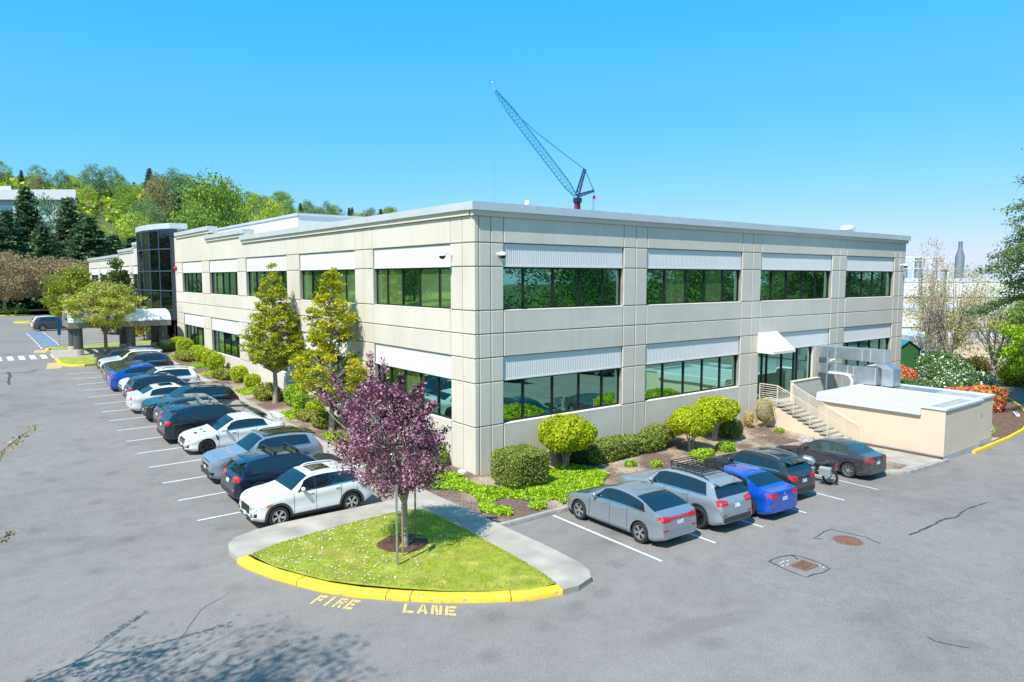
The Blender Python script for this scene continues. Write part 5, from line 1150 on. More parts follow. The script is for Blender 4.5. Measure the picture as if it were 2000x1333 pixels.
# tree over the canopy
YG=[leaf('leaf_spring_yellow',(.36,.36,.05)),leaf('leaf_spring_green',(.20,.26,.04)),leaf('leaf_blush',(.42,.32,.16))]
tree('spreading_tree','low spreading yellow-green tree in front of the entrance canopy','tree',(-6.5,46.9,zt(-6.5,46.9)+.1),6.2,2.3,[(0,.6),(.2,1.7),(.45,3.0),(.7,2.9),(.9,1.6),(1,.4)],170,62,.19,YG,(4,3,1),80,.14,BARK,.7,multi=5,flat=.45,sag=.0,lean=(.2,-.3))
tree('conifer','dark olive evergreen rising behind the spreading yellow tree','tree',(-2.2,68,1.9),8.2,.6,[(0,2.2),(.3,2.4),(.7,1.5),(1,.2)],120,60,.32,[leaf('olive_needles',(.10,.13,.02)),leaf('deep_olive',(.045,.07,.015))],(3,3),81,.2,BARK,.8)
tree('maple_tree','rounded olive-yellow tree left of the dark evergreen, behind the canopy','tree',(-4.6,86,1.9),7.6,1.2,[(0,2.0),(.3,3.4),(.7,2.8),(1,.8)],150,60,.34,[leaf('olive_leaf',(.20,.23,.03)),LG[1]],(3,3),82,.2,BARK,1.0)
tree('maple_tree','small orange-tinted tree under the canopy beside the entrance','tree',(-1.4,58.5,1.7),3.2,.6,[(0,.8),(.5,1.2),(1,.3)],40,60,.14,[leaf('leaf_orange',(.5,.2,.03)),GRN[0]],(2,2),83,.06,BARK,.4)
shell_shrub('flowering_shrub','small orange shrub at the foot of the glass tower','shrub',(-1.1,50.2,1.7),.5,(.6,.5,.55),900,.12,[leaf('leaf_orange',(.5,.2,.03)),YG[0]],(2,2),84,CORE,None,jit=.2)
# bare-looking trees with brown spring leaves, far left
BRN=[leaf('bud_brown',(.24,.17,.08),.3),leaf('bud_tan',(.31,.25,.11),.3),leaf('bud_rose',(.23,.14,.10),.3)]
for k,(x,y,hh,rr_,lb) in enumerate([(-10.6,124,10.6,6,'pale-trunked tree with tan spring leaves on the far island'),(-2.0,128,10.2,8.5,'wide brown-budded tree behind the far parked cars'),(5,140,9.5,7,'brown-budded tree behind the left wing of the building'),(-13,150,12,6,'reddish bare tree at the left edge of the photo')]):
    tree('bare_tree',lb,'tree',(x,y,hillz(x,y)),hh,3.2,[(0,rr_*.5),(.25,rr_*.95),(.55,rr_),(.85,rr_*.55),(1,rr_*.15)],190,60,.30,BRN,(4,4,2) if k<3 else (2,1,4),90+k,.25,BARKG,1.5,multi=6,flat=.55,limbs=.9,group='brown spring trees at the far end of the lot')
shell_shrub('bush','low green hedge ring on the far island with the hydrant','shrub',(-9.9,126,2.0),.5,(2.8,3.5,.55),2500,.2,GRN,(2,2,3),95,CORE)
o=empty('fire_hydrant',(-9.3,121.6,2.0),0,'yellow-orange fire hydrant on the far island','hydrant')
MB().lathe([(.16,0),(.16,.08),(.12,.1),(.12,.55),(.15,.58),(.13,.7),(.05,.78),(0,.8)],12).build('barrel',mat('hydrant_paint',(.7,.33,.04),.5),o,smooth=True); MB().box(-.24,.24,-.07,.07,.38,.5).build('outlet',mat('hydrant_paint',(.7,.33,.04)),o)
# ---------------------------------------------------------------- sign posts
def signpost(loc,h,label,rz,w_=.3,hh=.46,face=None,cat='sign',blue=False):
    o=empty('sign_post',(loc[0],loc[1],loc[2]),rz,label,cat)
    MB().tube([(0,0,-.1),(0,0,h)],.032,8).build('post',STEEL,o); 
    MB().box(-w_/2,w_/2,-.045,-.036,h-hh,h).build('sign_plate',mat('sign_back',(.42,.44,.45),.45,metal=.5) if not blue else mat('blue_sign',(.03,.15,.42),.4),o)
signpost((-6.91,-6.13,.16),2.32,'grey steel sign post seen edge-on at the front of the lawn island',R_(62))
signpost((-9.28,53.9,1.75),2.5,'slim post with a narrow blue and white parking sign beside the canopy',R_(20),.3,1.3,blue=True)
# ---------------------------------------------------------------- distant wood: prototypes, then copies that share their meshes
def dupe(o,loc,rz,sc,label=None,group=None,cat=None):
    c=o.copy(); COL.objects.link(c); c.location=loc; c.rotation_euler=(0,0,rz); c.scale=sc if hasattr(sc,'__len__') else (sc,sc,sc)
    if label: c['label']=label
    if group: c['group']=group
    if cat: c['category']=cat
    for ch in list(o.children):
        d=ch.copy(); COL.objects.link(d); d.parent=c
    return c
FM={'a':[leaf('wood_green',(.16,.25,.035)),leaf('wood_green_light',(.26,.37,.06)),leaf('wood_green_deep',(.07,.12,.025))],
 'b':[leaf('wood_lime',(.33,.39,.03)),leaf('wood_lime_light',(.36,.40,.05)),leaf('wood_green',(0,0,0))],
 'c':[leaf('wood_blue_green',(.12,.20,.085)),leaf('wood_sage',(.21,.29,.12)),leaf('wood_green_deep',(0,0,0))],
 'd':[leaf('wood_brown',(.20,.15,.08)),leaf('wood_tan',(.27,.24,.10)),leaf('wood_sage',(0,0,0))],
 'e':[leaf('fir_deep',(.032,.07,.036)),leaf('fir_green',(.075,.13,.055)),leaf('fir_tip',(.15,.20,.07))]}
def round_proto(k,seed,shape,n=5200):
    return tree('round_tree','',None,(0,0,-500),16,2.2,shape,100,n//100,.45,FM[k],(4,3,2),seed,.3,BARK,1.9,limbs=.12,flat=.7)
S1=[(0,3.2),(.2,6),(.5,7),(.8,4.8),(1,1)]; S2=[(0,2.5),(.3,4.6),(.6,5),(.85,3.2),(1,.6)]; S3=[(0,2.5),(.25,4.2),(.5,4.6),(.8,2.8),(1,.5)]
def conifer_proto(seed,H=20,R0=4.2,n=3600,size=.55,mats=FM['e'],droop=.35,name='conifer',zmin=.06,spread=.28):
    rng=np.random.default_rng(seed); o=empty(name,(0,0,-500)); mb=MB(); mb.tube([(0,0,-.5),(0,0,H*.5),(0,0,H)],[H*.016,H*.01,.03],7)
    C=[];z=H*zmin
    while z<H*.985:
        f=z/H; r=R0*(1-f)**.85*rng.uniform(.75,1.15)+.15; nb=max(4,int(9*(1-f)+3)); ph=rng.uniform(0,6.28)
        for b in range(nb):
            a=ph+2*math.pi*b/nb+rng.uniform(-.25,.25); rr_=r*rng.uniform(.7,1.15); e=(rr_*math.cos(a),rr_*math.sin(a),z-droop*rr_*.8+rng.uniform(-.2,.2)*1)
            if rng.random()<.4: limb(mb,(0,0,z),e,.05*(H/20),.015,rng,2,.0,3)
            m=int(n/ (H*.55) /nb*rr_/R0*2.0)+3
            t=rng.uniform(.12,1.05,m)**.8; off=rng.normal(size=(m,3))*np.array([spread,spread,spread*.5])*(.4+t[:,None])*(R0/4.2)
            C.append(np.array([0,0,z])*(1-t[:,None])+np.array(e)*t[:,None]+off+np.c_[np.zeros(m),np.zeros(m),.25*droop*rr_*np.sin(t*3.1)])
        z+=H*.028*rng.uniform(.8,1.3)
    mb.build('trunk',BARK,o,smooth=True); C=np.concatenate(C); V,F,mi=leaves(C,size,rng,(4,4,2),.45,up=.8); npmesh('crown',V,F,mi,mats,o); return o
protos=[round_proto('a',101,S1),round_proto('a',102,S2),round_proto('b',103,S1),round_proto('c',104,S1),round_proto('c',105,S2),round_proto('b',106,S2),round_proto('d',107,S3)]
cons=[conifer_proto(110,n=6500),conifer_proto(111,20,3.4,n=6500)]
LBL=['broad mid-green tree in the wood on the hillside','narrow mid-green tree in the wood on the hillside','broad lime-green tree in the wood on the hillside','broad blue-green tree in the wood on the hillside','narrow blue-green tree in the wood on the hillside','narrow lime-green tree in the wood on the hillside','brownish tree in the wood on the hillside','dark conifer in the wood on the hillside','slender dark conifer in the wood on the hillside']
rh=random.Random(77); used=[0]*9; src=protos+cons
def place(i,x,y,s,label=None,group=None,sx=None,zz=None,cat='tree'):
    z=(hillz(x,y) if zz is None else zz)
    return dupe(src[i],(x,y,z-.3),rh.uniform(0,6.28),(sx or s,sx or s,s),label or LBL[i],group,cat)
cx0,cy0=-16.1,-23.2
cnt=0
r=205
while r<590:
    st=(17.5 if r<330 else 17)
    yaw=R_(59.5)
    while yaw<R_(91.5):
        x=cx0+(r+rh.uniform(-5,5))*math.cos(yaw); y=cy0+(r+rh.uniform(-5,5))*math.sin(yaw)
        yaw+=st/r*rh.uniform(.8,1.2)
        if -20<x<30 and 255<y<330 : continue
        if -14<x<14 and y<262: continue
        # skip what the office building hides
        z=hillz(x,y)+17; el=(z-8.2)/r; deg=math.degrees(yaw)
        if deg<80 and el<.04+.0021*(80-deg): continue
        p=rh.random(); i=0 if p<.17 else 1 if p<.3 else 2 if p<.44 else 3 if p<.62 else 4 if p<.72 else 5 if p<.82 else 6 if p<.90 else 7 if p<.96 else 8
        reg=('left of the crane' if deg<63.5 else 'above the near roof' if deg<66 else 'above the penthouse' if deg<71 else 'above the roof steps' if deg<75.5 else 'right of the glass tower' if deg<79 else 'above the glass tower' if deg<82 else 'left of the glass tower' if deg<85 else ('below the white building' if r<300 else 'at the far left edge' if deg>88.3 else 'behind the white building'))
        row=('front edge' if r<222 else 'front row' if r<260 else 'mid slope' if r<400 else 'skyline' if r<480 else 'high skyline' if r<530 else 'behind the skyline')
        if deg>90.3: continue
        if cnt<298: place(i,x,y,rh.uniform(.8,1.2)*(1 if i<7 else .85)*(.72 if deg>81 and r>330 else 1),LBL[i].replace('in the wood on the hillside','on the hill, '+row+', '+reg),'trees of the wood on the hillside'); cnt+=1
    r+=16 if r<330 else 22
print('hill trees',cnt,r)
# trees one can single out
for i,x,y,s,sx,lb in [(1,48.4,223,2.35,1.7,'tall twin-topped green poplar rising above the roof left of centre, left top'),(0,55.5,224,2.2,1.35,'tall bright green poplar beside the taller one above the roof'),(1,42,212,1.75,1.4,'green tree at the left foot of the tall poplars'),
 (4,34.7,362,1.15,1.3,'tall sage-green tree breaking the skyline above the white building'),(3,45,378,1.05,1.1,'rounded sage tree on the skyline right of the tall sage one'),(2,26,216,1.5,1.2,'bright yellow-green tree above the glass tower'),(5,75.5,239,1.7,1.6,'dome of yellow-olive foliage above the penthouse'),
 (8,23.3,486,.8,1.0,'dark conifer standing out on the skyline above the white building roof'),(8,67.9,452,.8,1.0,'small pointed conifer alone on the skyline'),(7,71,424,1.05,1.3,'large pointed conifer on the skyline left of the poplars'),(6,52,309,1.5,1.4,'brown bare tree on the slope above the stepped parapet'),(4,64,338,1.4,1.3,'pale feathery tree on the skyline left of the poplars'),
 (3,3.5,205,1.6,.95,'pale green tree in front of the white building'),(0,30,195,1.1,1.2,'dense green tree filling the slope above the far wing')]:
    place(i,x,y,s,lb,None,sx*1.0)
for k,(x,y,h,R0,lb) in enumerate([(-8,161,21,5,'dark fir at the left edge with a thin pointed top'),(-3.7,172,27.5,5.0,'tall dark fir rising in front of the white building'),(2.6,155,24,5.4,'tall olive-dark fir with a rounded point, left of the wing'),(4.5,141,19,5.5,'blue-green fir just left of the far wing'),(-2.6,146,17,5,'short dark fir between the taller firs'),(-12,150,20,6,'dark fir low at the left edge above the bare trees'),(11,158,17,5.5,'green fir peeping above the end of the far wing'),(17,170,18,6,'dark fir behind the stepped roof of the far wing'),(8,176,22,6,'dark fir between the olive fir and the lime trees'),(-15,140,15,5,'dark fir behind the reddish bare tree'),(24,178,20,6,'dark evergreen above the roof left of the glass tower')]):
    src_=cons[k%2]; s=h/20; dupe(src_,(x,y,hillz(x,y)),k*1.3,(R0*1.25/(4.2 if k%2==0 else 3.4),)*2+(s,),lb,'dark firs beyond the far lot','tree')
for p in src: 
    for c in list(p.children): bpy.data.objects.remove(c)
    bpy.data.objects.remove(p)
# evergreen belt undergrowth (a mass)
ru=np.random.default_rng(6); n=26000
X=ru.uniform(-30,60,n); Y=ru.uniform(133,200,n); Zb=np.array([hillz(a,b) for a,b in zip(X,Y)]); hgt=2+4*np.abs(np.sin(X*.21)*np.cos(Y*.16))
V,F,mi=leaves(np.c_[X,Y,Zb+hgt*ru.random(n)**.5],.8,ru,(4,3,1),.7,up=.5); o=npmesh('undergrowth',V,F,mi,FM['e']); o['kind']='stuff'; o['label']='dark undergrowth under the firs beyond the far lot'; o['category']='undergrowth'
n=60000; Yw=ru.uniform(60,90,n); rad_=ru.uniform(195,600,n); X=cx0+rad_*np.cos(np.radians(Yw+1.5)); Y=cy0+rad_*np.sin(np.radians(Yw+1.5)); k_=~((X>-22)&(X<34)&(Y>258)&(Y<330)); X=X[k_];Y=Y[k_]; n=len(X)
Zb=np.array([hillz(a,b) for a,b in zip(X,Y)]); hgt=3+4*np.abs(np.sin(X*.13)*np.cos(Y*.11))
V,F,mi=leaves(np.c_[X,Y,Zb+hgt*ru.random(n)**.5],2.0,ru,(3,3,1),.8,up=.6); o=npmesh('hillside_scrub',V,F,mi,[FM['a'][0],FM['b'][0],FM['d'][0]]); o['kind']='stuff'; o['label']='green scrub filling the gaps between the hillside trees'; o['category']='scrub'
# white building on the hill
o=empty('hillside_office',(0,0,0),0,'white flat-roofed office block with teal windows on the wooded hill','building')
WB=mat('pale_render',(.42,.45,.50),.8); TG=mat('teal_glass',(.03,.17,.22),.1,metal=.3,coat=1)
a=Vector((-22,316)); b=Vector((18.5,284.0)); d=(b-a).normalized(); nn=Vector((-d.y,d.x))
def quadbox(mb,a,b,off,dep,z0,z1):
    dv=Vector((.06,.998)); p=[a-nn*off,b-nn*off,b+dv*dep,a+dv*dep]; mb.prism([(q.x,q.y) for q in p],z0,z1)
mb=MB(); quadbox(mb,a,b,0,25,10,36.8); mb.build('wall',WB,o)
mb=MB(); quadbox(mb,a-d*1,b+d*1.2,1.4,26,36.8,40.4); mb.build('parapet',mat('grey_parapet',(.55,.57,.60),.7),o); mb=MB(); quadbox(mb,a,a+d*26,-3,20,40.4,42.2); mb.build('penthouse',mat('grey_parapet',(0,0,0)),o)
Lb=(b-a).length
for z0 in (31.5,26,20.5):
    for k in range(7):
        mb=MB(); p=a+d*(2+k*7.2); q=p+d*4.6
        if (q-a).length>Lb: continue
        quadbox(mb,p,q,.12,.0,z0,z0+3); w_=mb.build('window',TG,o)
# ---------------------------------------------------------------- crane
o=empty('crawler_crane',(192,200,-1.4),0,'tall blue lattice boom crane standing far behind the roof','crane')
CB_=mat('crane_blue',(.008,.25,.46),.5); CDK=mat('crane_dark',(.012,.04,.09),.5); CRD=mat('crane_red',(.5,.02,.05),.5)
base=Vector((192,200,-1.4)); Q=lambda x,y,z:Vector((x,y,z))-base
def lattice(mb,a,b,w0,w1,nb,ch=.22,ln=.10,wm=None):
    a=Vector(a);b=Vector(b);d=(b-a).normalized(); view=Vector((192+16,200+23,0)).normalized(); s_=d.cross(view).normalized(); u=s_.cross(d).normalized(); pr=None
    for i in range(nb+1):
        t=i/nb; w_=w0+(w1-w0)*t
        if wm: w_=min(wm, w0+(wm-w0)*t*9, w1+(wm-w1)*(1-t)*5)
        c=a.lerp(b,t); q=[c+(s_*x+u*y)*w_/2 for x,y in((-1,-1),(1,-1),(1,1),(-1,1))]
        if pr:
            for k in range(4): mb.beam(pr[k],q[k],ch,ch); mb.beam(pr[k],q[(k+1)%4],ln,ln)
        for k in range(4): mb.beam(q[k],q[(k+1)%4],ln,ln)
        pr=q
mb=MB(); lattice(mb,Q(191.5,200.6,43),Q(167.3,224.7,87.2),1.3,1.2,30,.30,.13,wm=3.0); mb.build('boom',CB_,o)
mb=MB(); lattice(mb,Q(192.2,200.2,43),Q(195.4,199.1,54),1.5,.9,6,.4,.2); mb.build('mast',CDK,o)
mb=MB(); lattice(mb,Q(192.2,200.2,42.8),Q(198,196.1,45),1.2,.6,5,.35,.2); mb.build('rear_jib',CDK,o)
mb=MB(); mb.box(-.2,1.1,-.9,.6,0,43); mb.build('tower',CDK,o); mb=MB(); mb.box(-.9,-.25,-.6,.9,34,42.2); mb.build('red_fitting',CRD,o)
mb=MB(); mb.box(-1.3,1.7,-1.1,1.1,41.4,43.4); mb.build('boom_foot',CDK,o)
mb=MB(); mb.tube([Q(195.4,199.1,54),Q(180,212.6,69.5),Q(173.6,218.6,77.7)],.13,5); mb.tube([Q(195.4,199.1,54),Q(198,196.1,45)],.14,5); mb.tube([Q(195.0,198.7,54),Q(197.4,195.7,45)],.08,5); mb.tube([Q(173.6,218.6,77.7),Q(167.3,224.7,87.4)],.08,4); mb.build('stay_rope',CDK,o)
mb=MB(); mb.tube([Q(167,225,87),Q(167,225,5)],.05,4); mb.build('hoist_rope',mat('rope',(.25,.33,.4),.6),o)
mb=MB(); mb.tube([Q(198,196,45),Q(198,196,10)],.12,5); mb.tube([Q(197.3,196,42),Q(197.3,196,10)],.1,5); mb.build('counterweight_rope',STEEL,o); mb=MB(); mb.box(5.5,6.4,-4.5,-3.6,43.0,44.3); mb.build('hook_block',CRD,o)
mb=MB(); mb.tube([Q(166.9,225.1,87.2),Q(166.4,225.6,90)],.06,5); mb.lathe([(0,90),(.5,90.6),(0,91.2)],8,c=(166.4-192,225.6-200,1.4)); mb.build('tip_beacon',WHITEM,o)
mb=MB(); mb.box(-5,6,-4,4,0,4); mb.build('crawler_body',CB_,o)
# ---------------------------------------------------------------- right background
def block(name,label,pts,z0,z1,m,cat='building',bands=(),roofm=None,group=None):
    o=empty(name,(pts[0][0],pts[0][1],z0),0,label,cat,group); P=[(x-pts[0][0],y-pts[0][1]) for x,y in pts]
    MB().prism(P,0,z1-z0).build('wall',m,o); cxm=sum(p[0] for p in P)/len(P); cym=sum(p[1] for p in P)/len(P)
    sc=lambda k:[(cxm+(x-cxm)*k,cym+(y-cym)*k) for x,y in P]
    MB().prism(sc(1.006),z1-z0-.3,z1-z0+.35).build('parapet',roofm or WHITEM,o)
    for b0,b1,bm_ in bands: MB().prism(sc(1.003),b0,b1).build('band',bm_,o)
    return o
PKW=mat('pinkish_white',(.72,.66,.62),.8); DRK=mat('dark_joint',(.18,.17,.16),.8)  # pinkish and dark belts across the white warehouse walls
block('warehouse','long white warehouse with fine horizontal joints behind the bare trees',[(108,34),(131,14),(150,36),(127,56)],-1.5,7.8,WHITE,bands=((3.8,4.1,DRK),(6.25,6.5,DRK),(5.0,6.2,PKW),(1.2,2.6,mat('dark_green_band',(.12,.14,.08),.9))))  # lowest belt is a plain dark green
block('warehouse','lower white industrial building in front of the long warehouse',[(84,26.5),(101,12),(110,23),(93,38)],-1.5,3.7,WHITE,bands=((2.55,2.75,DRK),(1.15,1.4,DRK)))
block('pump_house','low cream utility building behind the service road',[(70,12.5),(78.5,5.0),(84,10),(75,18)],-1.5,1.15,STUCCO)
block('pump_house','small pinkish utility building left of the low cream one',[(74,20.5),(77.5,16.5),(82,20),(79,25)],-1.5,.9,PKW)
block('storage_tank','pale blue tank building at the corner of the office',[(86,30),(92,24.5),(99,31),(92,37)],-1.5,1.6,mat('pale_blue_panel',(.5,.58,.68),.5))
o=empty('pipe_rack',(130,40,6),0,'white steel pipe frames and tanks on the roof of the warehouse','pipe rack')
for k in range(7):
    t=k/6; x=8+t*18-4; y=14-t*14
    MB().box(x-.15,x+.15,y-.15,y+.15,1.5,6.6).build('frame_post',WHITEM,o)
mb=MB(); 
for z in (6.6,5.9,4.2): mb.beam((3.6,14.3,z),(22.4,-.3,z),.35 if z>6 else .18,.35 if z>6 else .18)
mb.build('pipe',WHITEM,o)
for x,y,r_,h_,m_ in ((12,9,.9,4.2,STEEL),(15,6.5,1.0,3.6,GALV),(17.5,4.5,.8,5,STEEL),(9,12.5,.9,3.4,STEEL)): MB().lathe([(r_,1.5),(r_,1.5+h_),(0,1.9+h_)],12,c=(x,y,0)).build('tank',m_,o,smooth=True)
for x,y in ((10.4,10.4),(12.8,8.4)): MB().box(x-.45,x+.45,y-.4,y+.4,1.6,3.1).build('red_unit',CRD,o)
o=empty('flue_stack',(185,50,-1.4),0,'tall steel flue stack with a narrow tip behind the warehouse','chimney'); mb=MB(); mb.lathe([(1.05,0),(1.05,15),(.5,16.8),(.5,18.8),(0,18.8)],16); mb.build('flue',mat('flue_steel',(.20,.23,.27),.6,metal=.2),o,smooth=True); MB().box(.9,1.7,-.2,.2,0,12).build('ladder',STEEL,o)
o=empty('street_lamp',(88.5,16.5,-1.4),0,'thin dark lamp post among the bare trees on the right','lamp post'); MB().tube([(0,0,0),(0,0,10.5)],.13,8).build('pole',mat('dark_pole',(.12,.1,.09),.7),o); MB().box(-.7,.7,-.2,.2,10.4,10.65).build('lamp_head',DGREY,o)
o=empty('garden_shed',(61.5,10.2,-1.3),R_(-35),'dark green shed with a pitched roof at the corner of the building','shed'); mb=MB(); mb.add([(-1.3,-1.4,0),(1.3,-1.4,0),(1.3,-1.4,2.1),(0,-1.4,3.0),(-1.3,-1.4,2.1),(-1.3,1.4,0),(1.3,1.4,0),(1.3,1.4,2.1),(0,1.4,3.0),(-1.3,1.4,2.1)],[(0,1,2,3,4),(9,8,7,6,5),(0,4,9,5),(1,6,7,2)]); mb.build('wall',mat('shed_green',(.03,.12,.04),.6),o)
mb=MB(); mb.add([(-1.5,-1.6,1.98),(0,-1.6,3.06),(1.5,-1.6,1.98),(-1.5,1.6,1.98),(0,1.6,3.06),(1.5,1.6,1.98),(-1.5,-1.6,1.9),(1.5,-1.6,1.9),(-1.5,1.6,1.9),(1.5,1.6,1.9)],[(0,1,4,3),(1,2,5,4)]); mb.build('roof',mat('shed_teal_roof',(.03,.22,.25),.4),o)
make_car('white car parked beyond the flowering hedge on the right','car','sedan',P_white,(70.5,11.5),R_(40),far=True,group='cars in the far lot')
# bare and leafy trees on the right
BR2=[leaf('bud_gold',(.42,.30,.10)),leaf('bud_green',(.30,.33,.08)),leaf('bud_rust',(.40,.17,.08))]
tree('bare_tree','thin spring tree with pale trunk and tan buds right of the shed','tree',(68.2,10.2,-1.4),13.6,3.0,[(0,1.5),(.3,2.6),(.7,2.2),(1,.5)],120,26,.16,BR2,(3,2,2),201,.22,BARKG,.8,multi=5,limbs=1,sag=-.06,flat=.9,group='thin spring trees on the right')
tree('bare_tree','many-stemmed grey bare tree with a wide crown beside the white flowers','tree',(62.5,5.9,-1.4),11.0,1.6,[(0,1.6),(.3,4.0),(.6,4.6),(.85,3.4),(1,1.2)],230,22,.16,BR2,(4,2,.6),202,.26,BARKG,1.1,multi=8,limbs=1,sag=-.08,flat=.8,group='thin spring trees on the right')
tree('bare_tree','sparse rusty-leaved tree touching the right end of the roof','tree',(60,12.5,-1.4),12.0,3.5,[(0,1.5),(.4,2.6),(.8,2.2),(1,.5)],100,26,.17,BR2,(2,1.2,4),203,.2,BARKG,.8,multi=5,limbs=1,sag=-.06,flat=.9,group='thin spring trees on the right')
tree('bare_tree','airy tan-budded tree at the far right over the road','tree',(57.5,0.3,-1.4),9.8,2.4,[(0,2),(.3,4),(.7,3.6),(1,1)],150,24,.17,BR2,(4,3,.5),204,.22,BARKG,1.1,multi=6,limbs=1,sag=-.06,flat=.8,group='thin spring trees on the right')
o=conifer_proto(210,25,6.8,60000,.19,[leaf('cedar_teal',(.05,.12,.06)),leaf('cedar_green',(.13,.19,.045)),leaf('cedar_light',(.24,.28,.07))],.30,'conifer',.34,.15); o.location=(42.0,-8.8,-1.3); tag(o,'large drooping evergreen reaching in from the right edge','tree')
tree('leafy_tree','bright green leafy tree at the right edge under the evergreen','tree',(56,-3.4,-1.3),8.6,1.0,[(0,2.0),(.3,3.0),(.7,2.6),(1,.8)],130,110,.20,GRN,(3,3,1),205,.2,BARK,.8)
tree('leafy_tree','olive-tinted bushy tree just left of the bright green one','tree',(66,-.6,-1.3),7.6,1.0,[(0,2.0),(.3,2.8),(.7,2.3),(1,.8)],110,70,.24,[BR2[1],GRN[2],BR2[0]],(3,3,2),206,.2,BARK,.8)
for k,(x,y,lb) in enumerate([(92,8,'low green tree line in front of the long warehouse, right'),(84,13,'low green tree before the long warehouse, middle'),(100,20,'low green tree before the long warehouse, left')]):
    tree('leafy_tree',lb,'tree',(x+6,y+3,-1.4),5.0,.5,[(0,3.0),(.4,3.8),(1,1.5)],60,60,.4,[DG[1],GRN[2],BR2[1]],(3,2,2),220+k,.2,BARK,1.2)
# flowering shrubs of the right bed
RH=[leaf('rhododendron_leaf',(.06,.13,.03)),leaf('rhododendron_light',(.13,.22,.05)),mat('white_blossom',(.85,.84,.80),.6)]
AZ=[mat('azalea_coral',(.72,.13,.07),.6),mat('azalea_orange',(.70,.24,.06),.6),leaf('azalea_leaf',(.22,.28,.04))]
GS='flowering shrubs in the right hand bed'
for x,y,rx,ry,rz_,ms,wt,n,lb in [(47.5,-.8,3.2,1.8,1.05,RH,(5,4,1.6),9000,'big rhododendron mass with white flowers, nearest the road'),(52.5,2.2,3.0,2.0,1.2,RH,(5,4,1.4),7000,'big rhododendron mass with white flowers, middle'),(57,4.6,2.6,2.0,1.35,RH,(5,4,.5),5000,'green rhododendron mass with few flowers, farthest'),(44.5,1.3,2.2,1.5,.7,RH,(5,4,1.0),5000,'low green shrub with white flowers behind the enclosure'),
  (41.3,-4.4,1.5,1.3,.95,AZ,(4,4,2.5),6000,'round orange-red azalea right of the enclosure'),(44.2,-1.9,1.4,1.0,.6,AZ,(5,3,1),3500,'coral azalea between the orange one and the white flowers'),(50.5,5.0,1.9,1.0,.7,AZ,(6,1,1),3500,'coral-red azalea in front of the green shed, right'),(53.0,7.0,1.7,1.0,.75,AZ,(6,1,.6),3500,'coral-red azalea in front of the green shed, left'),
  (46.8,5.0,1.6,1.3,.75,LB,(3,3,1),3000,'lime shrub at the building corner left of the azaleas'),(58.3,-1.4,1.5,1.6,1.2,LB,(3,3,2),3500,'lime-yellow clipped hedge at the right edge'),(62.5,12.6,2.2,1.6,1.3,LB,(2,4,1),3500,'green clipped shrub behind the shed'),(66.0,12.0,1.6,1.3,1.2,GRN,(1,1,3),2500,'dark green shrub between the shed and the thin tree'),
  (29.2,-8.3,.75,.5,.45,[GRN[0],GRN[1],mat('cream_blossom',(.75,.72,.5),.6)],(3,2,2),1800,'small cream-flowering bush right of the enclosure'),(30.7,-8.0,.6,.45,.4,[GRN[2],GRN[1],mat('cream_blossom',(.75,.72,.5))],(3,2,2),1500,'second small cream-flowering bush by the yellow kerb'),(64,3.8,1.5,1.2,.9,[leaf('rust_leaf',(.4,.2,.06)),GRN[2]],(1,1),1800,'rust and green shrub by the cream utility building')]:
    shell_shrub('flowering_shrub' if ms in (RH,AZ) else 'shrub',lb,'shrub',(x,y,zt(x,y)+.1),rz_*.75,(rx,ry,rz_),n,.17 if rx>1 else .10,ms,wt,int(x*10),CORE,GS,jit=.09,bumps=.10,leafn=.9)
o=empty('ground_light',(40.3,-6.7,-1.15),R_(25),'small white fixture lying on the soil by the yellow kerb','light'); MB().box(-.6,.6,-.12,.12,0,.16).build('housing',WHITE,o,bevel=.03); MB().box(-.5,.5,-.06,.06,.162,.17).build('lens',STEEL,o)
# ---------------------------------------------------------------- things seen only as reflections, shadow or at the picture's edge
SG='tall trees across the lot, mirrored in the windows'
pr=[tree('leafy_tree','broad leafy tree across the lot, seen in the upper windows','tree',(0,0,-500),15,1.5,[(0,3),(.3,5),(.7,4.2),(1,1)],150,80,.27,[GRN[2],GRN[0],DG[0]],(4,1,5),301,.3,BARK,1.6,limbs=.3),
    tree('leafy_tree','bushy light green tree across the lot, seen in the upper windows','tree',(0,0,-500),13,1.0,[(0,3),(.3,4.6),(.7,4),(1,1)],140,80,.27,[GRN[0],DG[0],DG[1]],(2,4,4),302,.3,BARK,1.6,limbs=.3)]
k=0
for x in range(-6,120,7): dupe(pr[k%2],(x,-36-(k%3)*3+max(0,x-60)*.25,zt(x,-20)),k*1.1,1+.15*math.sin(k*2.3),group=SG); k+=1
for y in range(-14,130,9): dupe(pr[k%2],(-36-(k%3)*2.5,y,bank(-36,y)-.3),k*1.1,.85+.12*math.sin(k*2.3),'leafy tree on the grass bank across the aisle, seen in the left windows',group='trees on the grass bank'); k+=1
for p in pr:
    for c in list(p.children): bpy.data.objects.remove(c)
    bpy.data.objects.remove(p)
RC='cars across the lot, mirrored in the lower windows'
make_car('black sport utility car across the lot, seen mirrored in the lower corner window','car','suv',P_black,(12.9,-25.5),-PI/2,group=RC,far=True)
make_car('dark sport utility car beside the black one, seen mirrored in the lower window','car','suv',P_char,(15.6,-25.5),-PI/2,group=RC,far=True)
make_car('silver car across the lot, seen mirrored in the lower window','car','sedan',P_silver,(21,-25.5),-PI/2,group=RC,far=True)
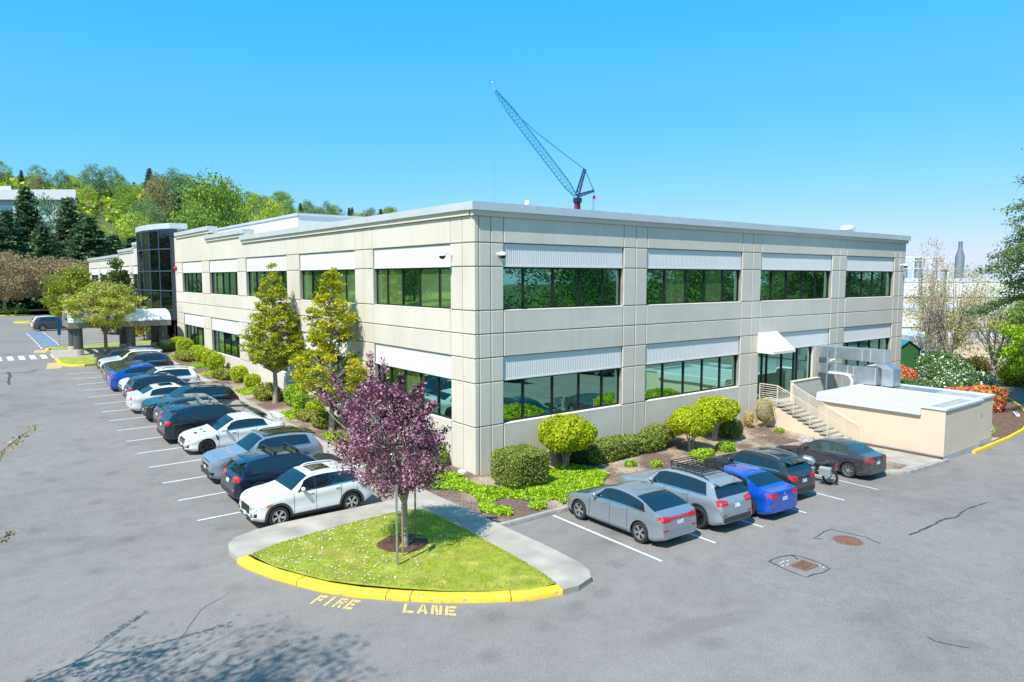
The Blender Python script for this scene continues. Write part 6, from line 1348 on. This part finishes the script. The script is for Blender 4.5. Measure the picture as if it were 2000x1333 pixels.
make_car('dark grey car across the lot, mirrored in the window left of the stairs','car','suv',P_grey,(32,-25.5),-PI/2,group=RC,far=True)
# tree just outside the left edge: throws the long branchy shadow, two twigs reach into view
rt=np.random.default_rng(31)
tree('verge_tree','tree on the verge whose branch shadow falls across the lower left','tree',(-19.9,-10.7,.1),11.6,5.2,[(0,1.2),(.25,2.6),(.6,2.8),(.85,2.0),(1,.8)],170,17,.13,[leaf('bud_olive',(.24,.22,.06)),leaf('bud_rust2',(.33,.2,.08))],(3,2),305,.09,BARK,.6,multi=9,limbs=1,sag=-.14,flat=1.3)
tree('verge_tree','second verge tree outside the left edge, adding to the branch shadow','tree',(-20.6,-12.9,.1),14.6,8.4,[(0,1.0),(.4,2.3),(.8,1.9),(1,.8)],130,17,.13,[leaf('bud_olive',(0,0,0)),leaf('bud_rust2',(0,0,0))],(3,2),306,.09,BARK,.55,multi=8,limbs=1,sag=-.14,flat=1.3)
o=empty('verge_tree',(-17.6,-7.2,.1),0,'slim tree outside the left edge whose leafy twigs reach into the photo','tree'); mb=MB(); mb.tube([(0,0,0),(.05,0,3),(0,.1,6)],[.04,.03,.01],6); cl=[]
for a,b in (((.05,0,3.9),(2.35,-.55,5.35)),((.05,0,2.7),(1.92,-.4,3.42)),((0,0,4.2),(.6,1.2,5.8)),((0,0,4.4),(-1,-.6,6)),((0,0,5),(.2,-1.2,6.4))):
    limb(mb,a,b,.022,.006,rt,5,.10,5)
    for t in np.linspace(.45,1,12): cl.append(tuple(np.array(a)*(1-t)+np.array(b)*t-np.array([0,0,.1*2.2*math.sin(math.pi*t)]))+(.5,))
mb.build('trunk',BARK,o); crown_leaves('crown',np.array(cl),14,.22,.075,[leaf('bud_gold2',(.45,.34,.10)),leaf('bud_brown2',(.28,.18,.08))],(3,2),rt,o)
tree('verge_tree','reddish leafy treetop just poking in at the bottom edge of the picture','tree',(-8.75,-21.15,0),4.38,1.6,[(0,.6),(.4,.9),(.8,.55),(1,.15)],60,60,.08,[BR2[2],GRN[1],GRN[0]],(2,2,1),307,.05,BARK,.25)
